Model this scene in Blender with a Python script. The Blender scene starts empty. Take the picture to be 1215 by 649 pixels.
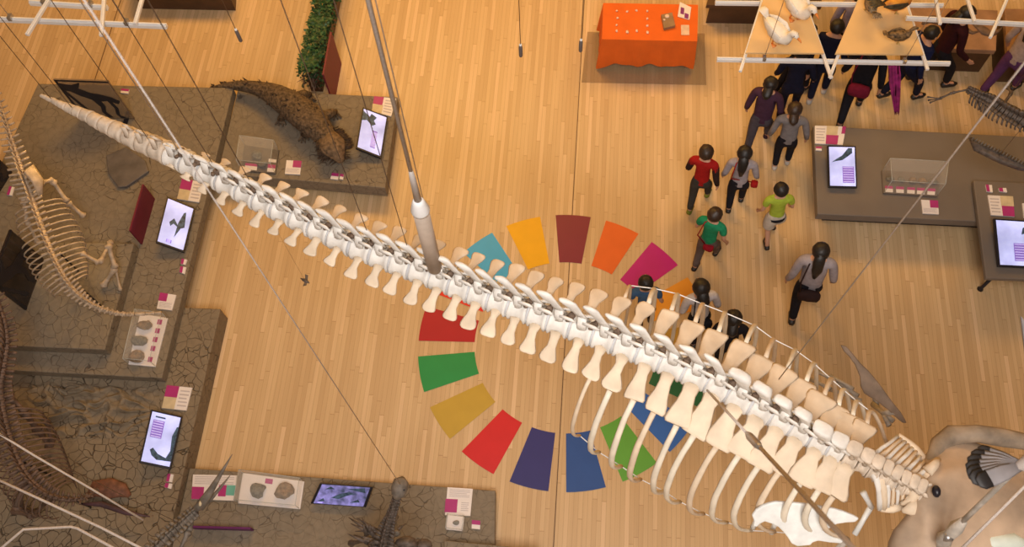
import bpy, bmesh, math, random
from mathutils import Vector, Matrix, noise
random.seed(7)
V = Vector
S = bpy.context.scene
C = S.collection
# ------------------------------------------------------------------ camera
F_PX, TILT, ROLL, PX0, PY0, CAM_H = 1104.5, 0.434, 0.0567, 674.0, 324.5, 12.5
CR = Matrix.Rotation(TILT, 4, 'X') @ Matrix.Rotation(ROLL, 4, 'Z')
cd = bpy.data.cameras.new('camera'); cam = bpy.data.objects.new('camera', cd); C.objects.link(cam)
cam.matrix_world = Matrix.Translation((0, 0, CAM_H)) @ CR
cd.sensor_fit = 'HORIZONTAL'; cd.sensor_width = 36; cd.lens = 36 * F_PX / 1215
cd.shift_x = -(PX0 - 607.5) / 1215
cd.dof.use_dof = True; cd.dof.focus_distance = 9.5; cd.dof.aperture_fstop = 2.4
S.camera = cam
S.view_settings.view_transform = 'Standard'; S.view_settings.look = 'None'
S.view_settings.gamma = 1; S.view_settings.use_curve_mapping = False
S.view_settings.exposure = 0.04
# ------------------------------------------------------------------ light
w = bpy.data.worlds.new('world'); S.world = w; w.use_nodes = True
w.node_tree.nodes['Background'].inputs[0].default_value = (1.0, 0.93, 0.85, 1)
w.node_tree.nodes['Background'].inputs[1].default_value = 0.19
def area(name, loc, size, power, col, tgt=None, sy=None):
    d = bpy.data.lights.new(name, 'AREA'); d.energy = power; d.color = col; d.shape = 'RECTANGLE'
    d.size = size; d.size_y = sy or size
    o = bpy.data.objects.new(name, d); C.objects.link(o); o.location = loc
    t = V(tgt) if tgt else V((loc[0], loc[1], 0))
    o.rotation_euler = (t - V(loc)).to_track_quat('-Z', 'Y').to_euler(); return o
def spot(name, loc, tgt, power, col, ang, blend=0.6, size=0.15):
    d = bpy.data.lights.new(name, 'SPOT'); d.energy = power; d.color = col; d.spot_size = math.radians(ang)
    d.spot_blend = blend; d.shadow_soft_size = size
    o = bpy.data.objects.new(name, d); C.objects.link(o); o.location = loc
    o.rotation_euler = (V(tgt) - V(loc)).to_track_quat('-Z', 'Y').to_euler(); return o
area('skylight', (0.5, -2.2, 15.8), 7.0, 1620, (1.0, 0.93, 0.87), (0.3, 4.5, 0))
area('warm_ceiling_light', (-4, 14.5, 10.5), 6.0, 950, (1.0, 0.52, 0.10), (-4, 13.0, 0), 3)
area('warm_ceiling_light_right', (5.5, 15, 10.5), 6.0, 420, (1.0, 0.52, 0.10), (5.5, 12.5, 0), 3)
spot('whale_spot', (-1.0, -3.5, 13.6), (-0.8, 4.3, 5.0), 980, (0.93, 0.97, 1.0), 42, 0.9, 0.4)
spot('head_spot', (2.5, -4.5, 12.6), (2.4, 2.6, 4.2), 520, (1.0, 0.88, 0.78), 42, 0.9, 0.4)
spot('platform_spot', (-7.0, 7.6, 2.6), (-6.9, 3.9, 0.3), 130, (1.0, 0.62, 0.22), 40, 0.9, 0.05)
spot('bird_spot', (4.6, 8.2, 9.5), (4.9, 10.6, 3.0), 330, (1.0, 0.75, 0.42), 30, 0.8, 0.05)
# ------------------------------------------------------------------ helpers
def at(px, py, z=0.0):
    d = (CR.to_3x3() @ V(((px - PX0) / F_PX, -(py - PY0) / F_PX, -1.0)))
    t = (z - CAM_H) / d.z
    return V((d.x * t, d.y * t, z))
def lerp(a, b, t): return a + (b - a) * t
def interp(tab, x):
    if x <= tab[0][0]: return tab[0][1]
    for (a, b), (c, d) in zip(tab, tab[1:]):
        if x <= c: return b + (d - b) * (x - a) / (c - a)
    return tab[-1][1]
MATS = {}
def mat(name, col, rough=0.6, metal=0.0, var=0.12, scale=8.0, bump=0.0, emit=0.0, alpha=1.0, trans=0.0, dark=None, detail=4):
    if name in MATS: return MATS[name]
    m = bpy.data.materials.new(name); m.use_nodes = True; MATS[name] = m
    nt = m.node_tree; N = nt.nodes; L = nt.links; b = N['Principled BSDF']
    b.inputs['Roughness'].default_value = rough; b.inputs['Metallic'].default_value = metal
    c = V(col)
    tc = N.new('ShaderNodeTexCoord'); no = N.new('ShaderNodeTexNoise')
    no.inputs['Scale'].default_value = scale; no.inputs['Detail'].default_value = detail
    L.new(tc.outputs['Object'], no.inputs['Vector'])
    r = N.new('ShaderNodeValToRGB'); L.new(no.outputs['Fac'], r.inputs['Fac'])
    lo = V(dark) if dark else c * (1 - var * 1.6); hi = c * (1 + var)
    r.color_ramp.elements[0].position = 0.3; r.color_ramp.elements[1].position = 0.7
    r.color_ramp.elements[0].color = (*lo, 1); r.color_ramp.elements[1].color = (*[min(1, v) for v in hi], 1)
    L.new(r.outputs['Color'], b.inputs['Base Color'])
    if bump:
        bp = N.new('ShaderNodeBump'); bp.inputs['Strength'].default_value = bump; bp.inputs['Distance'].default_value = 0.02
        L.new(no.outputs['Fac'], bp.inputs['Height']); L.new(bp.outputs['Normal'], b.inputs['Normal'])
    if emit:
        L.new(r.outputs['Color'], b.inputs['Emission Color']); b.inputs['Emission Strength'].default_value = emit
    if alpha < 1: b.inputs['Alpha'].default_value = alpha
    if trans: b.inputs['Transmission Weight'].default_value = trans
    return m
def mud(name, col, crack, scale=5.0, bump=0.6, width=0.035):
    m = bpy.data.materials.new(name); m.use_nodes = True; MATS[name] = m
    nt = m.node_tree; N = nt.nodes; L = nt.links; b = N['Principled BSDF']; b.inputs['Roughness'].default_value = 0.75
    tc = N.new('ShaderNodeTexCoord'); nz = N.new('ShaderNodeTexNoise'); nz.inputs['Scale'].default_value = 2.5
    mx = N.new('ShaderNodeMixRGB'); mx.blend_type = 'ADD'; mx.inputs[0].default_value = 0.35
    L.new(tc.outputs['Object'], nz.inputs['Vector']); L.new(tc.outputs['Object'], mx.inputs[1]); L.new(nz.outputs['Color'], mx.inputs[2])
    vo = N.new('ShaderNodeTexVoronoi'); vo.feature = 'DISTANCE_TO_EDGE'; vo.inputs['Scale'].default_value = scale
    L.new(mx.outputs[0], vo.inputs['Vector'])
    r = N.new('ShaderNodeValToRGB'); r.color_ramp.elements[0].position = 0.0; r.color_ramp.elements[1].position = width
    r.color_ramp.elements[0].color = (0, 0, 0, 1)
    L.new(vo.outputs['Distance'], r.inputs['Fac'])
    n2 = N.new('ShaderNodeTexNoise'); n2.inputs['Scale'].default_value = 1.1; L.new(tc.outputs['Object'], n2.inputs['Vector'])
    r2 = N.new('ShaderNodeValToRGB'); r2.color_ramp.elements[0].position = 0.42; r2.color_ramp.elements[1].position = 0.6
    L.new(n2.outputs['Fac'], r2.inputs['Fac'])      # where cracks open
    mxm = N.new('ShaderNodeMath'); mxm.operation = 'MAXIMUM'; L.new(r.outputs[0], mxm.inputs[0])
    inv = N.new('ShaderNodeMath'); inv.operation = 'SUBTRACT'; inv.inputs[0].default_value = 0.75; L.new(r2.outputs[0], inv.inputs[1])
    L.new(inv.outputs[0], mxm.inputs[1])
    n3 = N.new('ShaderNodeTexNoise'); n3.inputs['Scale'].default_value = 14; n3.inputs['Detail'].default_value = 6; L.new(tc.outputs['Object'], n3.inputs['Vector'])
    r3 = N.new('ShaderNodeValToRGB'); r3.color_ramp.elements[0].color = (*(V(col) * 0.72), 1); r3.color_ramp.elements[1].color = (*(V(col) * 1.28), 1)
    L.new(n3.outputs['Fac'], r3.inputs['Fac'])
    mc = N.new('ShaderNodeMixRGB'); mc.inputs[1].default_value = (*crack, 1)
    L.new(mxm.outputs[0], mc.inputs[0]); L.new(r3.outputs[0], mc.inputs[2]); L.new(mc.outputs[0], b.inputs['Base Color'])
    bp = N.new('ShaderNodeBump'); bp.inputs['Strength'].default_value = bump; bp.inputs['Distance'].default_value = 0.03
    L.new(mxm.outputs[0], bp.inputs['Height']); L.new(bp.outputs['Normal'], b.inputs['Normal'])
    return m
def wood_floor():
    m = bpy.data.materials.new('floor_planks'); m.use_nodes = True
    nt = m.node_tree; N = nt.nodes; L = nt.links; b = N['Principled BSDF']; b.inputs['Roughness'].default_value = 0.42
    tc = N.new('ShaderNodeTexCoord'); sp = N.new('ShaderNodeSeparateXYZ'); L.new(tc.outputs['Object'], sp.inputs[0])
    def M(op, a, c=None):
        n = N.new('ShaderNodeMath'); n.operation = op
        for k, v in enumerate((a, c)):
            if v is None: continue
            if isinstance(v, (int, float)): n.inputs[k].default_value = v
            else: L.new(v, n.inputs[k])
        return n.outputs[0]
    def WN(sock_a, sock_b=None):
        c = N.new('ShaderNodeCombineXYZ'); L.new(sock_a, c.inputs[0])
        if sock_b: L.new(sock_b, c.inputs[1])
        w_ = N.new('ShaderNodeTexWhiteNoise'); w_.noise_dimensions = '3D'; L.new(c.outputs[0], w_.inputs['Vector']); return w_.outputs['Value']
    xs = M('DIVIDE', sp.outputs[0], 0.062); xi = M('FLOOR', xs); xf = M('FRACT', xs)
    ys = M('ADD', M('DIVIDE', sp.outputs[1], 1.45), M('MULTIPLY', WN(xi), 7.0)); yi = M('FLOOR', ys); yf = M('FRACT', ys)
    rnd = WN(xi, yi)
    r = N.new('ShaderNodeValToRGB'); L.new(rnd, r.inputs[0]); e = r.color_ramp.elements
    e[0].position = 0.0; e[0].color = (0.55, 0.38, 0.205, 1); e[1].position = 1.0; e[1].color = (0.72, 0.52, 0.315, 1)
    k = e.new(0.75); k.color = (0.64, 0.462, 0.26, 1)
    gx = M('LESS_THAN', M('ABSOLUTE', M('SUBTRACT', xf, 0.5)), 0.472); gy = M('LESS_THAN', M('ABSOLUTE', M('SUBTRACT', yf, 0.5)), 0.4975)
    g = M('MULTIPLY', gx, gy)
    mx = N.new('ShaderNodeMixRGB'); mx.inputs[1].default_value = (0.42, 0.26, 0.13, 1); L.new(g, mx.inputs[0]); L.new(r.outputs[0], mx.inputs[2])
    ms = N.new('ShaderNodeMapping'); ms.inputs['Scale'].default_value = (14, 0.6, 1); L.new(tc.outputs['Object'], ms.inputs['Vector'])
    n1 = N.new('ShaderNodeTexNoise'); n1.inputs['Scale'].default_value = 2.0; n1.inputs['Detail'].default_value = 5; L.new(ms.outputs[0], n1.inputs['Vector'])
    r1 = N.new('ShaderNodeValToRGB'); r1.color_ramp.elements[0].color = (0.88, 0.86, 0.84, 1); r1.color_ramp.elements[1].color = (1.08, 1.08, 1.08, 1)
    L.new(n1.outputs['Fac'], r1.inputs['Fac'])
    mu = N.new('ShaderNodeMixRGB'); mu.blend_type = 'MULTIPLY'; mu.inputs[0].default_value = 1
    L.new(mx.outputs[0], mu.inputs[1]); L.new(r1.outputs[0], mu.inputs[2]); L.new(mu.outputs[0], b.inputs['Base Color'])
    return m
class MB:
    def __init__(s): s.v = []; s.f = []
    def add(s, vs, fs):
        k = len(s.v); s.v += [V(p) for p in vs]; s.f += [[i + k for i in f] for f in fs]; return s
    def hexa(s, lo, hi):        # lo, hi: 4 corners each, same winding
        return s.add(list(lo) + list(hi), [(3, 2, 1, 0), (4, 5, 6, 7), (0, 1, 5, 4), (1, 2, 6, 5), (2, 3, 7, 6), (3, 0, 4, 7)])
    def box(s, c, sz, rz=0.0, bev=0):
        c = V(c); R = Matrix.Rotation(rz, 3, 'Z'); x, y, z = [k / 2 for k in sz]
        q = [(-x, -y), (x, -y), (x, y), (-x, y)]
        return s.hexa([c + R @ V((a, b, -z)) for a, b in q], [c + R @ V((a, b, z)) for a, b in q])
    def prism(s, pts, d):       # polygon of 3D points pushed along vector d
        n = len(pts); d = V(d); pts = [V(p) for p in pts]
        return s.add(pts + [p + d for p in pts], [list(range(n))[::-1], list(range(n, 2 * n))] + [(i, (i + 1) % n, n + (i + 1) % n, n + i) for i in range(n)])
    def loft(s, pts, rad, n=10, side=None, cap=True):
        pts = [V(p) for p in pts]; m = len(pts); vs = []; fs = []
        if not isinstance(rad, (list, tuple)): rad = [rad] * m
        prev = None
        for i, p in enumerate(pts):
            t = (pts[min(i + 1, m - 1)] - pts[max(i - 1, 0)]).normalized()
            if side is not None: sd = V(side) - t * V(side).dot(t)
            elif prev is None: sd = t.cross(V((0, 0, 1))); sd = sd if sd.length > 0.05 else V((1, 0, 0))
            else: sd = prev - t * prev.dot(t)
            if sd.length < 1e-5: sd = V((1, 0, 0))
            sd.normalize(); prev = sd; u = sd.cross(t)
            r = rad[i]; ra, rb = r if isinstance(r, (tuple, list)) else (r, r)
            for k in range(n):
                a = 2 * math.pi * k / n; vs.append(p + sd * ra * math.cos(a) + u * rb * math.sin(a))
        for i in range(m - 1):
            for k in range(n):
                fs.append((i * n + k, i * n + (k + 1) % n, (i + 1) * n + (k + 1) % n, (i + 1) * n + k))
        if cap: fs += [list(range(n))[::-1], list(range((m - 1) * n, m * n))]
        return s.add(vs, fs)
    def ball(s, c, r, n=10, m=7, R=None):
        r = V(r) if isinstance(r, (tuple, list, Vector)) else V((r, r, r)); c = V(c); vs = [V((0, 0, -1))]; fs = []
        for j in range(1, m):
            b = math.pi * j / m - math.pi / 2
            for k in range(n):
                a = 2 * math.pi * k / n; vs.append(V((math.cos(a) * math.cos(b), math.sin(a) * math.cos(b), math.sin(b))))
        vs.append(V((0, 0, 1))); T = len(vs) - 1
        for k in range(n): fs.append((0, 1 + (k + 1) % n, 1 + k)); fs.append((T, T - n + k, T - n + (k + 1) % n))
        for j in range(m - 2):
            for k in range(n): fs.append((1 + j * n + k, 1 + j * n + (k + 1) % n, 1 + (j + 1) * n + (k + 1) % n, 1 + (j + 1) * n + k))
        vs = [V((a.x * r.x, a.y * r.y, a.z * r.z)) for a in vs]
        if R: vs = [R @ a for a in vs]
        return s.add([c + a for a in vs], fs)
    def jitter(s, amp, sc=4.0, seed=0):
        o = V((seed * 7.3, seed * 3.1, 0))
        s.v = [p + noise.noise_vector(p * sc + o) * amp for p in s.v]; return s
    def build(s, name, m, parent=None, smooth=True, local=False, sub=0, bevel=0):
        me = bpy.data.meshes.new(name); off = V((0, 0, 0))
        if not local:
            if parent is not None: off = V(parent['_w'])
            else:
                xs = [p.x for p in s.v]; ys = [p.y for p in s.v]; off = V(((min(xs) + max(xs)) / 2, (min(ys) + max(ys)) / 2, min(p.z for p in s.v)))
        me.from_pydata([p - off for p in s.v], [], s.f); me.update()
        bm = bmesh.new(); bm.from_mesh(me); bmesh.ops.recalc_face_normals(bm, faces=bm.faces); bm.to_mesh(me); bm.free()
        if smooth:
            for p in me.polygons: p.use_smooth = True
        me.materials.append(m)
        o = bpy.data.objects.new(name, me); C.objects.link(o); o['_w'] = off[:]
        if parent is not None: o.parent = parent
        elif not local: o.location = off
        if bevel:
            b = o.modifiers.new('b', 'BEVEL'); b.width = bevel; b.segments = 2; b.limit_method = 'ANGLE'
        if sub:
            q = o.modifiers.new('s', 'SUBSURF'); q.levels = q.render_levels = sub
        return o
def tag(o, label, cat, group=None):
    o['label'] = label; o['category'] = cat
    if group: o['group'] = group
    return o
def thing(name, label, cat, loc=(0, 0, 0), group=None):
    o = bpy.data.objects.new(name, None); C.objects.link(o); o.location = loc; o['_w'] = list(loc); o.empty_display_size = 0.1
    return tag(o, label, cat, group)
def struct(o): o['kind'] = 'structure'; return o
# palette
BONE = mat('bone_white', (0.76, 0.73, 0.68), 0.55, var=0.10, scale=9, bump=0.25)
BONE2 = mat('bone_cream', (0.74, 0.60, 0.44), 0.6, var=0.08, scale=7, bump=0.2)
BONE_OLD = mat('bone_aged', (0.66, 0.56, 0.45), 0.65, var=0.16, scale=12, bump=0.3)
BONE_TAN = mat('bone_tan', (0.50, 0.39, 0.28), 0.7, var=0.2, scale=14, bump=0.3)
BONE_BROWN = mat('bone_brown', (0.155, 0.098, 0.07), 0.7, var=0.25, scale=14, bump=0.3)
BONE_DARK = mat('bone_dark', (0.11, 0.085, 0.07), 0.6, var=0.3, scale=20, bump=0.3)
RUST = mat('dried_cartilage', (0.17, 0.115, 0.08), 0.8, var=0.3, scale=30)
DISC = mat('disc_grey', (0.52, 0.52, 0.53), 0.5, var=0.08)
STEEL = mat('steel', (0.45, 0.44, 0.43), 0.35, 0.8, var=0.08)
ROPE = mat('rope_grey', (0.58, 0.52, 0.48), 0.8, var=0.1, scale=60)
WIRE = mat('wire_dark', (0.16, 0.11, 0.08), 0.6, var=0.1)
SLEEVE = mat('sleeve_beige', (0.44, 0.35, 0.28), 0.5, var=0.08)
BLACK = mat('black_plastic', (0.012, 0.012, 0.02), 0.35, var=0.1)
WHITE = mat('white_paint', (0.80, 0.80, 0.80), 0.4, var=0.03)
CARD = mat('card_white', (0.80, 0.76, 0.76), 0.5, var=0.02)
MAG = mat('card_magenta', (0.42, 0.03, 0.20), 0.5, var=0.05)
CREAM = mat('card_cream', (0.66, 0.55, 0.36), 0.5, var=0.1)
TEAL = mat('card_teal', (0.15, 0.45, 0.38), 0.5, var=0.05)
INK = mat('card_ink', (0.52, 0.48, 0.50), 0.6, var=0.05)
MAROON = mat('banner_maroon', (0.16, 0.012, 0.035), 0.55, var=0.05)
GLASS = mat('acrylic', (0.95, 0.97, 0.97), 0.03, var=0.0, alpha=0.13)
MUD = mud('cracked_mud', (0.215, 0.178, 0.130), (0.085, 0.064, 0.045), 7.5, 0.4, 0.028)
MUD2 = mud('cracked_mud_relief', (0.215, 0.170, 0.115), (0.085, 0.06, 0.038), 8.0, 0.8, 0.028)
GREY = mat('platform_grey', (0.165, 0.140, 0.122), 0.55, var=0.05, scale=2)
BROWN_WOOD = mat('brown_wood', (0.085, 0.04, 0.018), 0.5, var=0.15, scale=5)
PLY = mat('plywood', (0.74, 0.50, 0.24), 0.5, var=0.05, scale=3)
# ------------------------------------------------------------------ room
m = MB(); m.box((0, 6, -0.05), (44, 40, 0.1)); fl = struct(m.build('floor', wood_floor(), smooth=False))
wallm = mat('wall_paint', (0.72, 0.66, 0.58), 0.8, var=0.03)
for nm, c, sz in (('wall_left', (-22, 6, 8.5), (0.2, 40, 17)), ('wall_right', (22, 6, 8.5), (0.2, 40, 17)), ('wall_back', (0, 26, 8.5), (44, 0.2, 17)), ('wall_front', (0, -14, 8.5), (44, 0.2, 17))):
    m = MB(); m.box(c, sz); struct(m.build(nm, wallm, smooth=False))
m = MB(); m.box((0, 6, 17.05), (44, 40, 0.1)); struct(m.build('ceiling', wallm, smooth=False))
dk = mat('seam_dark', (0.10, 0.05, 0.02), 0.7, var=0.05)
for i, (x, y) in enumerate(((675, 325), (118, 78))):
    p = at(x, y, 0); m = MB(); m.box((p.x, 8, 0.001), (0.012, 30, 0.003)); struct(m.build('trim_%d' % (i + 1), dk, smooth=False))
# floor wedges (a ring of coloured vinyl)
ring_c = V((0.025, 4.675, 0)); RI, RO = 0.104 * CAM_H, 0.168 * CAM_H
wedge_cols = [('dark maroon', (0.20, 0.012, 0.045)), ('orange', (0.72, 0.13, 0.02)), ('magenta', (0.50, 0.004, 0.20)), ('light orange', (0.80, 0.33, 0.03)),
 ('ochre brown', (0.45, 0.25, 0.03)), ('dark green', (0.03, 0.17, 0.06)), ('bright blue', (0.04, 0.16, 0.55)), ('grass green', (0.12, 0.38, 0.05)), ('deep blue', (0.02, 0.08, 0.30)), ('navy blue', (0.03, 0.03, 0.17)),
 ('scarlet', (0.60, 0.015, 0.02)), ('mustard gold', (0.50, 0.33, 0.045)), ('emerald green', (0.015, 0.27, 0.07)), ('crimson', (0.42, 0.01, 0.025)), ('orange red', (0.75, 0.03, 0.02)), ('sky blue', (0.04, 0.40, 0.72)), ('golden yellow', (0.80, 0.42, 0.01))]
WEDGE_ANG = {'dark maroon': (680, 258, 678, 314), 'orange': (739, 270, 714, 322), 'magenta': (785, 295, 747, 338)}
def angof(x, y): p = at(x, y, 0) - ring_c; return math.atan2(p.y, p.x)
PH0 = angof(680, 258)
for i, wc in enumerate(wedge_cols):
    if wc is None: continue
    nm, col = wc
    if nm in ('never',): continue
    a0 = PH0 - i * 2 * math.pi / 17; h = 0.128; K = 8; pts = []
    for k in range(K + 1): a = a0 + h * (1 - 2 * k / K); pts.append(ring_c + V((math.cos(a), math.sin(a), 0)) * RO + V((0, 0, 0.003)))
    for k in range(K + 1): a = a0 - h * (1 - 2 * k / K); pts.append(ring_c + V((math.cos(a), math.sin(a), 0)) * RI + V((0, 0, 0.003)))
    m = MB(); m.prism(pts, (0, 0, 0.003))
    o = m.build('floor_wedge', mat('vinyl_' + nm.replace(' ', '_'), col, 0.45, var=0.03, scale=4), smooth=False)
    tag(o, nm + ' wedge shaped floor sticker in the ring of colours', 'floor sticker', 'coloured wedges in a ring on the floor')
# ------------------------------------------------------------------ platforms
def slab(name, corners, ztop, h, material, label, cat='platform', plinth=0.0, group=None, left=None, right=None):
    q = [at(x, y, ztop) for x, y in corners]
    if right is not None:
        for k in (1, 2): q[k].x = right
    if left is not None:
        for k in (0, 3): q[k].x = left + .004
    c = sum(q, V()) / 4
    root = thing(name, label, cat, (c.x, c.y, ztop - h), group)
    m = MB(); m.hexa([V((p.x, p.y, ztop - h + plinth)) for p in q], q); m.build('deck', material, root, smooth=False, bevel=0.012)
    if plinth:
        m = MB(); k = [V((c.x + (p.x - c.x) * 0.9, c.y + (p.y - c.y) * 0.72, ztop - h)) for p in q]
        m.hexa(k, [V((p.x, p.y, ztop - h + plinth)) for p in k]); m.build('plinth', BLACK, root, smooth=False)
    return root
ZA, ZB, ZC, ZD, ZM, ZR = 0.36, 0.54, 0.74, 0.20, 0.38, 0.58
X2 = (at(195, 449, ZB).x + at(274, 104, ZB).x) / 2; X1 = (at(255, 366, ZA).x + at(205, 649, ZA).x) / 2
slab('display_platform', [(-240, 649 + 120), (190, 649 + 80), (255, 366), (-150, 350)], ZA, ZA, MUD2, 'long low cracked-mud platform at lower left, under the lower left screen', 'platform', right=X1)
slab('display_platform', [(-110, 433), (195, 449), (274, 104), (45, 99)], ZB, ZB - ZA, MUD, 'raised cracked-mud platform under the pale reptile skeleton', 'platform', right=X2)
slab('display_platform', [(-40, 408), (124, 415), (159, 289), (-20, 285)], ZC, ZC - ZB, MUD, 'topmost square mud block beneath the ribs of the pale skeleton', 'platform')
slab('display_platform', [(262, 206), (457, 223), (472, 115), (276, 106)], ZM, ZM, MUD, 'short mud platform carrying the scaly reptile model', 'platform', plinth=0.12, left=X2)
slab('display_platform', [(190, 649 + 80), (586, 649 + 80), (588, 582), (222, 555)], ZD, ZD, MUD, 'low cracked platform along the bottom, with the long-necked skeleton', 'platform', plinth=0.03, left=X1)
slab('display_platform', [(970, 254), (1320, 270), (1330, 168), (965, 149)], ZR, ZR, GREY, 'plain grey platform right of centre with a long glass case', 'platform', plinth=0.42)
slab('display_table', [(1170, 330), (1330, 335), (1330, 222), (1155, 214)], ZR + 0.12, 0.08, GREY, 'grey display table at the right edge holding a large screen', 'table')
tb = [o for o in C.objects if o.name.startswith('display_table')][0]
tb.location.z = 0.0; tb['_w'] = [tb.location.x, tb.location.y, 0]
for ch in tb.children: ch.location.z = ZR + 0.04
for x, y, z0_ in ((1185, 322, 0), (1300, 325, 0), (1172, 226, ZR), (1300, 230, ZR)):
    p = at(x, y, ZR + 0.04); m = MB(); m.loft([V((p.x, p.y, z0_)), V((p.x, p.y, z0_ + 0.03)), V((p.x, p.y, ZR + 0.04))], [0.05, 0.025, 0.025], 8); m.build('leg', BLACK, tb)
slab('display_block', [(527, 740), (640, 745), (640, 652), (527, 641)], ZD + .2, .195, MUD, 'low mud block cut by the bottom edge next to the tiny pink card', 'platform')
# the relief of crumpled mud on the lower platform
m = MB(); n = 110; g0 = [at(22, 452, ZA), at(190, 462, ZA), at(185, 520, ZA), at(30, 520, ZA)]; vs = []; fs = []
for j in range(n + 1):
    for i in range(n + 1):
        a, b = i / n, j / n; p = g0[0] * (1 - a) * (1 - b) + g0[1] * a * (1 - b) + g0[2] * a * b + g0[3] * (1 - a) * b
        e = min(a, 1 - a, b + 0.1, 1 - b) * 4; e = max(0, min(1, e)); s_ = abs(noise.noise(V((p.x * 3.2, p.y * 8 + noise.noise(p * 3) * 1.5, 0))))
        p.z = ZA + 0.004 + e * max(0, 0.085 - 0.30 * min(0.3, s_)); vs.append(p)
for j in range(n):
    for i in range(n): k = j * (n + 1) + i; fs.append((k, k + 1, k + n + 2, k + n + 1))
m.add(vs, fs); tag(m.build('mud_relief', MUD2), 'crumpled ridges of dried mud lit warm beside the raised platform', 'dried mud')
# stone slab
def poly(pts, z, h): return [at(x, y, z) for x, y in pts]
rock = mat('slate', (0.13, 0.115, 0.11), 0.6, var=0.2, scale=5, bump=0.4)
m = MB(); m.prism(poly([(126, 184), (150, 174), (172, 190), (176, 203), (150, 221), (140, 222), (128, 205)], ZB + 0.05, 0), (0, 0, -0.05)); tag(m.build('stone_slab', rock, bevel=0.01, smooth=False), 'dark grey stone slab lying on the raised mud platform', 'stone')
# bench and cases at the top
m = MB(); q = [at(838, 6, 0.5), at(975, 8, 0.5), at(975, -25, 0.5), at(846, -25, 0.5)]; root = thing('low_bench', 'dark brown low bench behind the suspended bird shelves', 'bench', (q[0].x + .8, q[0].y, 0))
m.hexa([V((p.x, p.y, 0.42)) for p in q], q); m.build('bench_top', BROWN_WOOD, root, smooth=False, bevel=.01)
c = sum(q, V()) / 4; m = MB(); m.hexa([V((lerp(c.x, p.x, .93), lerp(c.y, p.y, .85), 0)) for p in q], [V((lerp(c.x, p.x, .93), lerp(c.y, p.y, .85), .42)) for p in q]); m.build('bench_base', BROWN_WOOD, root, smooth=False)
m = MB(); q = [at(150, -12, 0.5), at(273, -10, 0.5), at(275, -40, 0.5), at(150, -40, 0.5)]; root = thing('low_bench', 'dark brown bench edge at the top left of the hall', 'bench', (q[0].x + .8, q[0].y, 0))
m.hexa([V((p.x, p.y, 0.42)) for p in q], q); m.build('bench_top', BROWN_WOOD, root, smooth=False, bevel=.01)
c = sum(q, V()) / 4; m = MB(); m.hexa([V((lerp(c.x, p.x, .93), lerp(c.y, p.y, .85), 0)) for p in q], [V((lerp(c.x, p.x, .93), lerp(c.y, p.y, .85), .42)) for p in q]); m.build('bench_base', BROWN_WOOD, root, smooth=False)
sand = mat('fossil_sand', (0.36, 0.20, 0.11), 0.7, var=0.2, scale=3, bump=0.3)
for q_, lab in (([(1083, 56), (1182, 60), (1184, 12), (1078, 8)], 'brown fossil slab table behind the walking visitors at top right'), ([(1196, 72), (1290, 76), (1290, 12), (1192, 10)], 'brown fossil slab table at the top right corner')):
    z = 0.6; q = [at(x, y, z) for x, y in q_]; c = sum(q, V()) / 4; root = thing('fossil_table', lab, 'table', (c.x, c.y, 0))
    m = MB(); m.hexa([V((p.x, p.y, .5)) for p in q], q); m.build('table_top', sand, root, smooth=False, bevel=.01)
    m = MB(); k = [V((lerp(c.x, p.x, .96), lerp(c.y, p.y, .93), 0)) for p in q]; m.hexa(k, [V((p.x, p.y, .5)) for p in k]); m.build('base', BROWN_WOOD, root, smooth=False)
    m = MB()
    for k in range(3):
        a = V((lerp(q[0].x, q[1].x, .15 + .3 * k), lerp(q[0].y, q[2].y, .55), z)); pts = [a + V((.1 * j, .12 * math.sin(j * .9 + k), 0.01)) for j in range(6)]; m.loft(pts, [(.02, .015), (.06, .02), (.09, .03), (.06, .02), (.03, .02), (.01, .01)], 8)
    m.build('fossil', BONE_BROWN, root)
# ------------------------------------------------------------------ orange table
ZT = 0.75
tl, tr, br_, bl = at(716, 4, ZT), at(828, 6, ZT), at(827, 49, ZT), at(714.5, 46.5, ZT)
cx = (tl + tr + br_ + bl) / 4
m = MB(); q = [at(690, 98, 0), at(838, 101, 0), at(836, 40, 0), at(697, 38, 0)]
matm = mat('mat_clear', (0.36, 0.24, 0.13), 0.3, var=0.03, alpha=0.26)
m.hexa([V((p.x, p.y, 0.002)) for p in q], [V((p.x, p.y, 0.008)) for p in q]); tag(m.build('floor_mat', matm, smooth=False), 'thin see-through mat on the floor under the orange table', 'mat')
root = thing('folding_table', 'folding table hidden under the orange cloth', 'table', (cx.x, cx.y, 0))
m = MB(); k = [V((lerp(cx.x, p.x, .97), lerp(cx.y, p.y, .95), ZT - .04)) for p in (bl, br_, tr, tl)]; m.hexa(k, [p + V((0, 0, .03)) for p in k]); m.build('table_top', WHITE, root, smooth=False)
for p in (bl, br_, tr, tl):
    m = MB(); a = V((lerp(cx.x, p.x, .88), lerp(cx.y, p.y, .8), 0)); m.loft([a, a + V((0, 0, ZT - .04))], .015, 8); m.build('leg', STEEL, root)
ORANGE = mat('orange_cloth', (0.76, 0.135, 0.008), 0.75, var=0.06, scale=3)
m = MB(); per = []; cs = [bl, br_, tr, tl]; NE = 26
for e in range(4):
    a, b = cs[e], cs[(e + 1) % 4]
    for k in range(NE): per.append((lerp(a, b, k / NE), e, k / NE))
rings = []; R_ = 9; mm = len(per)
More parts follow.
